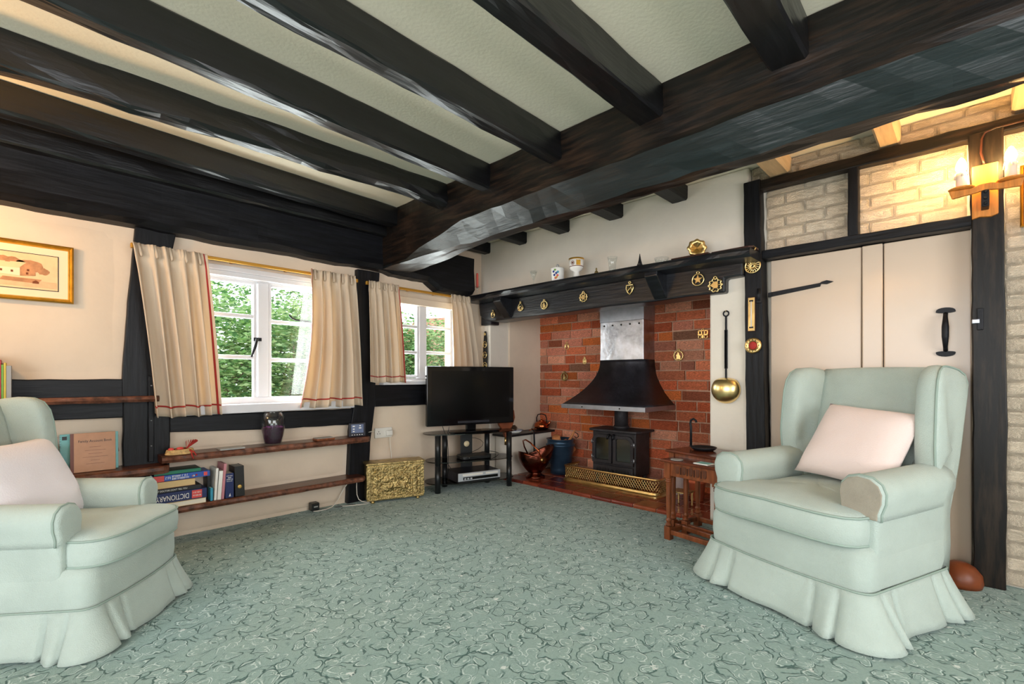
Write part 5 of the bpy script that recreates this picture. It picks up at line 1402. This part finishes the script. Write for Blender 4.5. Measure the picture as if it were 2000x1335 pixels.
# ================================================================ BOOKS
def book_flat(name, label, x0, x1, y0, y1, z0, th, cover, grp='books stacked flat on the lowest shelf', page='paper', spine='front', rz=0):
    """book lying flat; spine (or page edges) toward the room (-Y)"""
    t = thing(name, label, 'book', ((x0 + x1) / 2, (y0 + y1) / 2, z0), rz, grp)
    w, d = (x1 - x0) / 2, (y1 - y0) / 2; c = .0025
    if spine == 'front':
        B().box((-w, -d, 0), (w, d, c)).box((-w, -d, th - c), (w, d, th)).box((-w, -d - .002, 0), (w, -d + c, th)).build('cover', cover, t, bevel=.0015)
        B().box((-w + .004, -d + c, c), (w - .004, d - .004, th - c)).build('pages', page, t)
    else:
        B().box((-w, -d, 0), (w, d, c)).box((-w, -d, th - c), (w, d, th)).box((-w, d - c, 0), (w, d, th)).build('cover', cover, t, bevel=.001)
        B().box((-w + .003, -d + .003, c), (w - .003, d - c, th - c)).build('pages', page, t)
    return t
zb = .2395
book_flat('book', 'cream paged paperback at the bottom of the flat book stack', .52, .80, 3.555, 3.72, zb, .030, 'bk_cream', spine='back'); zb += .0305
d_ = book_flat('book', 'thick navy dictionary lying flat with a red spine label', .50, .805, 3.57, 3.73, zb, .062, 'bk_navy')
text_mesh('DICTIONARY', .046, 'spine_title', 'bk_white', d_, (-.030, -.0835, .030), (PI / 2, PI, 0), sx=.62)
B().box((.07, -.0838, .006), (.125, -.082, .056)).build('spine_label', 'bk_coral', d_)
scrawl(.076, .120, -.0838, .041, .010, 'bk_white', d_, 1, 'label_lettering')
scrawl(.076, .120, -.0838, .022, .010, 'bk_white', d_, 2, 'label_lettering')
zb += .0625
d_ = book_flat('book', 'black spined paperback with white title lying flat', .505, .775, 3.575, 3.72, zb, .026, 'bk_black')
text_mesh("WHAT DOCTORS DON'T TELL YOU", .014, 'spine_title', 'bk_white', d_, (-.03, -.0752, .013), (PI / 2, 0, 0), sx=.78); zb += .0265
book_flat('book', 'old book with tan page edges lying flat', .51, .745, 3.575, 3.72, zb, .045, 'bk_brown', page='paper_tan', spine='back'); zb += .0455
d_ = book_flat('book', 'bright blue and red spined book lying flat', .525, .825, 3.58, 3.73, zb, .036, 'bk_blue')
B().box((-.151, -.0785, 0), (-.095, -.0755, .036)).build('red_spine_end', 'bk_coral', d_)
scrawl(-.055, .030, -.0772, .025, .012, 'bk_white', d_, 3)
scrawl(-.055, .034, -.0772, .010, .012, 'bk_white', d_, 4)
scrawl(-.088, -.064, -.0772, .018, .016, 'bk_white', d_, 5)
for x, c in ((.055, 'bk_pink'), (.075, 'bk_red'), (.06, 'bk_white')): B().lathe([(.006, 0), (.005, -.001), (0, -.001)], 10, (x, -.077, .012 + .2 * (x - .05)), ax='y').build('spine_dot', c, d_)
B().box((.115, -.0785, .006), (.135, -.0765, .030)).build('publisher_mark', 'bk_coral', d_); zb += .0365
book_flat('book', 'dark green hardback on top of the flat book stack', .53, .775, 3.59, 3.735, zb, .024, 'bk_dgreen')
B().box((.53, 3.584, zb + .002), (.775, 3.588, zb + .022)).build('green_spine', 'bk_green', None)
bpy.data.objects['green_spine'].parent = bpy.data.objects['book.005'] if 'book.005' in bpy.data.objects else None
_p = bpy.data.objects['green_spine']
if _p.parent: _p.matrix_parent_inverse = Matrix.Translation(_p.parent.location).inverted()

def book_up(label, x, w, h, d, z, cover, yf=3.57, tilt=0.0, grp='books standing on the lowest shelf', name='book', page='paper'):
    t = thing(name, label, 'book', (x, yf, z), 0, grp); t.rotation_euler = (0, tilt, 0)
    c = .002
    B().box((0, 0, 0), (c, d, h)).box((w - c, 0, 0), (w, d, h)).box((0, -.0015, 0), (w, c, h)).build('cover', cover, t, bevel=.001)
    B().box((c, c, .003), (w - c, d - .003, h - .003)).build('pages', page, t)
    return t
ZS = .2395
book_up('short cyan spined booklet beside the flat stack', .826, .014, .085, .11, ZS, 'bk_cyan')
book_up('thin black and gold spined book beside the flat stack', .822, .016, .185, .14, ZS, 'bk_black', yf=3.63)
book_up('slim white magazine spine standing next to the stack', .846, .014, .21, .15, ZS, 'bk_white', tilt=.06)
book_up('pale grey booklet standing between magazines', .864, .022, .19, .15, ZS, 'bk_white', tilt=.07)
book_up('tall pink covered booklet standing on the lowest shelf', .888, .016, .235, .15, ZS, 'bk_pink', tilt=.07)
d_ = book_up('navy pocket book with white lettering standing upright', .912, .050, .165, .11, ZS, 'bk_navy')
for k, (z, w_) in enumerate(((.148, .034), (.136, .020), (.124, .036), (.112, .034))): scrawl(.025 - w_ / 2, .025 + w_ / 2, -.0017, z, .007, 'bk_white', d_, 10 + k)
B().prism([(.02, .01), (.032, .01), (.03, .02), (.028, .032), (.024, .02)], -.0024, -.001, 'xz').build('spine_mark', 'bk_white', d_)
d_ = book_up('black leather bound book with gold emblem at the row end', .972, .058, .205, .13, ZS, 'leather_black', tilt=-.03, page='bk_grey')
B().lathe([(.014, 0), (.010, -.001), (0, -.001)], 16, (.029, -.0016, .065), ax='y').build('gold_emblem', 'ink_gold', d_)
# account books on the lower left shelf
ZL = .5095
d_ = thing('account_book', 'brown account book leaning on the lower left shelf', 'book', (.255, 3.62, ZL), 0); d_.rotation_euler = (-.10, 0, 0)
B().box((-.098, -.006, 0), (.098, .010, .222)).build('cover', 'bk_kraft', d_, bevel=.002)
B().box((-.094, .0085, .003), (.098, .0105, .219)).build('pages', 'paper_tan', d_)
B().box((-.099, -.0072, 0), (-.084, -.0055, .222)).build('spine_tape', 'bk_brown', d_)
text_mesh('Family Account Book', .020, 'cover_title', 'bk_black', d_, (.008, -.0065, .175), (PI / 2, 0, 0), sx=.85)
for k, w in enumerate((.05, .09, .06, .11, .04, .08)): B().box((.008 - w / 2, -.0066, .140 - k * .019), (.008 + w / 2, -.0060, .1415 - k * .019)).build('cover_line', 'bk_brown', d_)
d_ = thing('spiral_notebook', 'turquoise spiral notebook behind the brown account book', 'notebook', (.25, 3.665, ZL), 0); d_.rotation_euler = (-.10, 0, 0)
B().box((-.135, -.004, 0), (.120, .006, .218)).build('cover', 'bk_teal', d_, bevel=.002)
for k in range(16): B().tube([(-.135 + .006 * math.cos(a), .007 * math.sin(a), .012 + .0128 * k) for a in [2 * PI * i / 8 for i in range(8)]], .0014, 4, True).build('spiral_ring', 'steel_edge', d_)
B().box((-.125, -.0055, .185), (-.105, -.0035, .205)).build('cover_patch', 'bk_black', d_)
d_ = book_up('dark red book partly hidden by the left armchair wing', .068, .026, .165, .14, ZL, 'bk_brown', yf=3.58, grp='books on the lower left shelf')
for i, (w, h, c, lab) in enumerate(((.026, .225, 'bk_brown', 'brown book at the frame edge on the upper shelf'), (.018, .205, 'bk_red', 'red spined book on the upper shelf'), (.008, .18, 'bk_lime', 'thin green booklet on the upper shelf'), (.008, .19, 'bk_yellow', 'thin yellow booklet on the upper shelf'), (.018, .175, 'bk_grey', 'pale grey book at the end of the upper shelf row'))):
    x = [-.152, -.125, -.106, -.097, -.088][i]
    book_up(lab, x, w, h, .12, .938, c, yf=3.615, grp='books on the upper left shelf')

# ================================================================ PICTURES
def frame(name, label, loc, rot, w, h, fw, m):
    t = thing(name, label, 'picture', loc); t.rotation_euler = rot
    b = B()
    prof = [(0, 0), (0, -.018), (.3 * fw, -.024), (.6 * fw, -.016), (.8 * fw, -.018), (fw, -.008), (fw, 0)]
    rings = []
    for sx, sz in ((-1, -1), (1, -1), (1, 1), (-1, 1)): rings.append([(sx * (w / 2 - o_), y_, sz * (h / 2 - o_)) for o_, y_ in prof])
    rings.append(rings[0]); n = len(prof); vs = [p for r in rings[:4] for p in r]; fs = []
    for i in range(4):
        j = (i + 1) % 4
        for k in range(n): q = (k + 1) % n; fs.append((i * n + k, j * n + k, j * n + q, i * n + q))
    b.add(vs, fs); b.build('frame', m, t)
    return t
pf = frame('framed_picture', 'gilt framed sepia drawing of a farmhouse on the cream wall', (-.155, 3.728, 1.638), (0, 0, 0), .66, .325, .024, 'gilt')
B().box((-.31, -.006, -.142), (.31, -.002, .142)).build('mount', 'mount', pf)
B().box((-.268, -.0075, -.100), (.268, -.0055, .100)).build('black_line', 'bk_black', pf)
B().box((-.264, -.0085, -.096), (.264, -.0065, .096)).build('drawing', 'sepia_light', pf)
def flat(poly, y, nm, m): B().prism([(max(-.26, min(.26, a_ * 1.15 + .085)), c_ * 1.15) for a_, c_ in poly], y - .0008, y, 'xz').build(nm, m, pf)
def blob(cx, cz, rx, rz_, seed, n=26): return [(cx + rx * math.cos(a) * (1 + .3 * noise.noise(Vector((math.cos(a) * 2, math.sin(a) * 2, seed)))), cz + rz_ * math.sin(a) * (1 + .3 * noise.noise(Vector((math.cos(a) * 3, math.sin(a) * 3, seed + 5))))) for a in [2 * PI * k / n for k in range(n)]]
flat([(-.30, -.075), (.16, -.075), (.16, -.045), (-.30, -.030)], -.0088, 'meadow', 'sepia_roof')
flat(blob(.055, .022, .050, .030, 1), -.0089, 'tree_mass', 'sepia_mid')
flat(blob(-.02, .034, .060, .026, 2), -.0089, 'tree_mass', 'sepia_mid')
flat(blob(-.16, .024, .08, .034, 3), -.0089, 'tree_mass', 'sepia_mid')
flat(blob(.105, .004, .022, .016, 4), -.0090, 'tree_mass', 'sepia_mid')
flat([(-.055, -.022), (.026, -.026), (.026, .012), (-.055, .012)], -.0094, 'house_wall', 'mount')
flat([(.026, -.026), (.078, -.020), (.078, .010), (.050, .036), (.026, .012)], -.0095, 'gable_wall', 'sepia_mid')
flat([(-.066, .008), (.022, .010), (.048, .040), (-.044, .036)], -.0098, 'house_roof', 'sepia_light')
flat([(-.022, .034), (-.006, .034), (-.006, .056), (-.022, .056)], -.0100, 'chimney', 'sepia_mid')
flat([(-.15, -.022), (-.06, -.022), (-.06, .012), (-.15, .016)], -.0094, 'barn_wall', 'sepia_roof')
flat([(-.16, .010), (-.055, .008), (-.068, .032), (-.14, .034)], -.0098, 'barn_roof', 'sepia_light')
flat([(-.04, -.052), (.085, -.056), (.10, -.036), (-.03, -.034)], -.0096, 'stone_bridge', 'sepia_mid')
flat([(.068, -.057), (.090, -.057), (.090, -.048), (.079, -.041), (.068, -.048)], -.0100, 'bridge_arch', 'sepia_dark')
flat([(-.30, -.050), (-.12, -.046), (-.10, -.040), (-.30, -.036)], -.0096, 'hedge', 'sepia_mid')
for x, z in ((-.035, -.006), (.0, -.007), (-.10, -.004), (.053, .004), (.05, -.012)): flat([(x - .004, z - .005), (x + .004, z - .005), (x + .004, z + .005), (x - .004, z + .005)], -.0102, 'house_window', 'sepia_dark')
pr = frame('framed_picture', 'narrow gilt framed dark red picture at the right edge', (3.408, -.395, 1.94), (0, 0, -PI / 2), .42, .30, .012, 'gilt')
B().box((-.20, -.006, -.142), (.20, -.002, .142)).build('canvas', 'leather_brown', pr)

# ================================================================ WALL LIGHTS
def sconce(label, loc, rz):
    t = thing('wall_light', label, 'wall light', loc, rz, 'candle wall lights')
    # local: wall at x=0, room toward -x
    P = [(-.046, -.14), (.046, -.135), (.05, -.12), (.046, .12), (.05, .135), (-.046, .125), (-.05, .10)]
    B().prism([(-.047, -.125), (-.02, -.135), (.02, -.128), (.047, -.135), (.047, .13), (-.047, .13)], -.022, 0, 'yz').build('back_plate', 'pine', t, bevel=.004)
    B().prism([(-.13, .005), (-.12, -.035), (-.04, -.028), (0, -.02), (.04, -.028), (.12, -.035), (.13, .005), (.05, .0), (.02, .012), (-.02, .012), (-.05, 0)], -.105, -.085, 'yz').build('cross_arm', 'pine', t, bevel=.004)
    B().box((-.10, -.014, -.10), (-.022, .014, .0)).build('bracket', 'iron', t, bevel=.003)
    for z in (-.03, -.06, -.085): B().lathe([(.008, 0), (.006, -.005), (0, -.006)], 6, (-.10, 0, z), ax='x').build('stud', 'iron', t)
    for sy in (-1, 1):
        d = B().lathe([(0, 0), (.045, 0), (.05, .006), (.045, .008), (0, .008)], 20, (-.095, sy * .085, .004)).build('drip_tray', 'pine', t)
        c = B().lathe([(.021, .012), (.021, .085), (.018, .09), (0, .09)], 18, (-.095, sy * .085, 0))
        for k in range(4): c.tube([(-.095 + .020 * math.cos(k * 1.7), sy * .085 + .020 * math.sin(k * 1.7), .088), (-.095 + .022 * math.cos(k * 1.7), sy * .085 + .022 * math.sin(k * 1.7), .05 + .008 * k)], [.004, .006], 6)
        cd_ = c.build('candle_tube', 'wax', t)
        B().lathe([(.011, .09), (.020, .105), (.022, .118), (.017, .14), (.008, .158), (0, .165)], 18, (-.095, sy * .085, 0)).build('bulb', 'bulb', cd_)
    return t
sconce('twin candle wall light on the lamplit door post', (XF - .036, -.062, 1.985), 0)
fl_ = thing('floor_lamp', 'slim black floor lamp with glowing glass globe out of frame', 'lamp', (-.62, 3.22, 0))
B().lathe([(0, 0), (.13, 0), (.13, .012), (.03, .025), (.012, .04), (0, .04)], 28).build('base', 'iron', fl_)
B().cyl(.011, .03, 1.74, 12).build('pole', 'iron', fl_)
B().lathe([(.012, 1.72), (.05, 1.745), (.055, 1.76), (.03, 1.762), (0, 1.762)], 20).build('cup', 'brass', fl_)
B().lathe([(.04, 1.762), (.065, 1.785), (.08, 1.835), (.065, 1.885), (.035, 1.91), (0, 1.915)], 24).build('globe', 'globe', fl_)
o = B().tube([(XF - .027, -.60, 2.285), (XF - .028, -.25, 2.292), (XF - .03, -.10, 2.292), (XF - .036, -.062, 2.28), (XF - .044, -.05, 2.25), (XF - .044, -.047, 2.18), (XF - .044, -.055, 2.14), (XF - .044, -.062, 2.11)], .005, 6).build('lamp_cable', 'oak_dark')
tag(o, 'brown painted cable running down to the wall light', 'cable')

# door stop by the post
ds_ = thing('door_stop', 'orange brown wooden door stop at the foot of the door', 'door stop', (3.30, .03, 0))
B().lathe([(0, 0), (.085, 0), (.09, .02), (.085, .06), (.06, .095), (.03, .112), (0, .116)], 24).build('stop_body', 'leather_brown', ds_)

# ================================================================ CURTAINS
def curtain(label, t0, t1, b0, b1, zt, zb, folds, seed, y=3.632, amp=.036, edge=None, swing=0.0):
    t = thing('curtain', label, 'curtain', (0, 0, 0), 0, 'cream lined curtains')
    def pos(u, v):           # u across, v down
        xa = t0 + (t1 - t0) * u; xb = b0 + (b1 - b0) * u
        k = v ** .8 if swing == 0 else v
        x = xa + (xb - xa) * k
        ph = 2 * PI * folds * u + seed
        pinch = math.exp(-(v / .06) ** 2)
        a = amp * (0.45 + .75 * min(1, v * 1.6)) * (1 - .5 * math.exp(-((v - .09) / .03) ** 2))
        w = math.sin(ph + .9 * math.sin(ph * .5 + seed) + .25 * math.sin(3 * v + seed)) + .35 * math.sin(.47 * ph + 1.1 * seed)
        w = math.copysign(abs(w) ** .75, w)
        yy = y - a * w - .012 * v
        x += .010 * math.cos(ph) * (.3 + v)
        if swing: x += swing * math.sin(PI * v) * (1 - u)
        z = zt + (zb - zt) * v + .006 * math.sin(ph * .5) * v
        if v < .03: yy -= .006 * math.sin(ph * 3)
        return (x, yy, z)
    B().surf(pos, max(60, folds * 14), 40).build('fabric', 'curtain', t, thick=.0035)
    def st(u, v): return pos(u, .935 + .010 * v)
    B().surf(st, max(60, folds * 14), 1).build('hem_stripe', 'stripe_red', t, thick=.0062)
    if edge is not None:
        def es(u, v): return pos(edge[0] + (edge[1] - edge[0]) * u, v)
        B().surf(es, 3, 40).build('edge_stripe', 'stripe_red', t, thick=.0062)
    # pleated heading tape
    n = folds
    for k in range(n):
        u = (k + .5) / n
        p = pos(u, .0); q = pos(u, .075)
        B().tube([(p[0], p[1] - .012, p[2]), (q[0], q[1] - .016, q[2] + .01), (q[0], q[1] - .010, q[2])], [.009, .008, .005], 8).build('pinch_pleat', 'curtain', t)
    return t
curtain('cream curtain at the left of the larger window', .425, .815, .535, .895, 1.872, .80, 5, .4, edge=(.955, .975))
curtain('cream curtain at the right of the larger window, swept inward', 1.505, 1.875, 1.405, 1.935, 1.890, .818, 5, 1.3, edge=(.01, .03), swing=.04)
curtain('cream curtain left of the corner window', 1.995, 2.285, 2.0, 2.345, 1.872, 1.008, 5, 2.2, amp=.026, edge=(.965, .985))
curtain('cream curtain right of the corner window beside the strap', 2.88, 3.11, 2.905, 3.25, 1.868, .99, 4, 3.0, amp=.028)
for (a, c, z, lab) in ((.44, 1.91, 1.862, 'brass curtain rail above the larger window'), (2.01, 3.18, 1.858, 'brass curtain rail above the corner window')):
    t = thing('curtain_rail', lab, 'curtain rail')
    B().box((a, 3.676, z - .010), (c, 3.694, z + .012)).build('rail', 'gold_rail', t, bevel=.004)
    for x in (a, c): B().box((x - .012, 3.67, z - .014), (x + .012, 3.70, z + .016)).build('rail_end', 'gold_rail', t, bevel=.004)
    for k in range(4):
        x = a + (c - a) * (k + .5) / 4; B().box((x - .008, 3.69, z - .006), (x + .008, 3.76, z + .008)).build('rail_bracket', 'gold_rail', t)
# folded net hanging behind the right curtain
t = thing('net_curtain', 'sheer white net gathered behind the right curtain', 'net curtain')
def nf(u, v):
    x = 1.50 + .20 * u - .10 * v * (1 - u); return (x, 3.735 - .008 * math.sin(u * 26), 1.78 - .86 * v)
B().surf(nf, 60, 12).build('net', 'net', t)

# ================================================================ GARDEN OUTSIDE
g = struct(B().box((-14, 3.98, -.35), (26, 24, -.30)).build('ground', 'grass')); g['label'] = 'rough green lawn outside the windows'
random.seed(21)
def shrub(label, x, y, rx, ry, h, nleaf, seed):
    t = thing('shrub', label, 'shrub', (x, y, -.30), 0, 'garden shrubs beyond the windows')
    rnd = random.Random(seed)
    for mi in range(4):
        b = B()
        for k in range(nleaf // 4):
            a = rnd.uniform(0, 2 * PI); ct = rnd.uniform(-.55, 1); rr = rnd.uniform(.70, 1.04) * (1 + .22 * noise.noise(Vector((math.cos(a) * 2.2, math.sin(a) * 2.2, ct * 2.5 + seed))))
            sn = math.sqrt(max(0, 1 - ct * ct))
            p = (rx * rr * sn * math.cos(a), ry * rr * sn * math.sin(a), h * (.45 + .55 * rr * ct))
            if p[2] < .02: continue
            s_ = rnd.uniform(.022, .050)
            b.T = Matrix.Translation(p) @ Matrix.Rotation(rnd.uniform(0, 6.28), 4, 'Z') @ Matrix.Rotation(rnd.uniform(-1.3, 1.3), 4, 'X')
            b.add([(-s_, 0, 0), (0, -s_ * .55, .006), (s_, 0, 0), (0, s_ * .55, .006)], [(0, 1, 2, 3)])
        o = b.build('foliage', 'leaf_%d' % mi, t); o['kind'] = 'stuff'
    b = B()
    for k in range(7):
        a = rnd.uniform(0, 6.28); b.tube([(.05 * math.cos(a), .05 * math.sin(a), 0), (.3 * rx * math.cos(a), .3 * ry * math.sin(a), h * .4), (.7 * rx * math.cos(a + .3), .7 * ry * math.sin(a + .3), h * .75)], [.04, .025, .01], 6)
    b.build('stems', 'bark', t)
    return t
shrub('dense green shrub filling the left casement view', 1.15, 6.6, 1.5, .9, 2.5, 15000, 1)
shrub('pale green shrub in the middle of the larger window', 2.75, 6.9, 1.35, .9, 2.35, 15000, 2)
shrub('tall green shrub between the two window views', 4.1, 7.5, 1.4, .9, 2.7, 12000, 3)
shrub('bushy green shrub in the corner window', 5.35, 7.1, 1.2, .8, 2.4, 13000, 4)
shrub('dark leafy shrub at the right of the corner window', 6.6, 7.6, 1.2, .8, 1.75, 9000, 5)
shrub('high pale tree crown behind the shrubs', 2.6, 9.4, 2.2, 1.2, 4.0, 14000, 6)
shrub('far green tree crown behind the corner shrubs', 5.6, 12.2, 2.2, 1.2, 3.9, 12000, 7)
ob = thing('outbuilding', 'small outbuilding with brown tiled roof beyond the corner window', 'building', (7.5, 9.6, -.3), math.radians(25))
B().box((-1.2, -.8, 0), (1.2, .8, 1.7)).build('wall', 'slate_wall', ob)
B().prism([(-1.4, 1.6), (1.4, 1.6), (0, 2.9)], -.95, .95, 'xz').build('roof', 'roof_tile', ob)
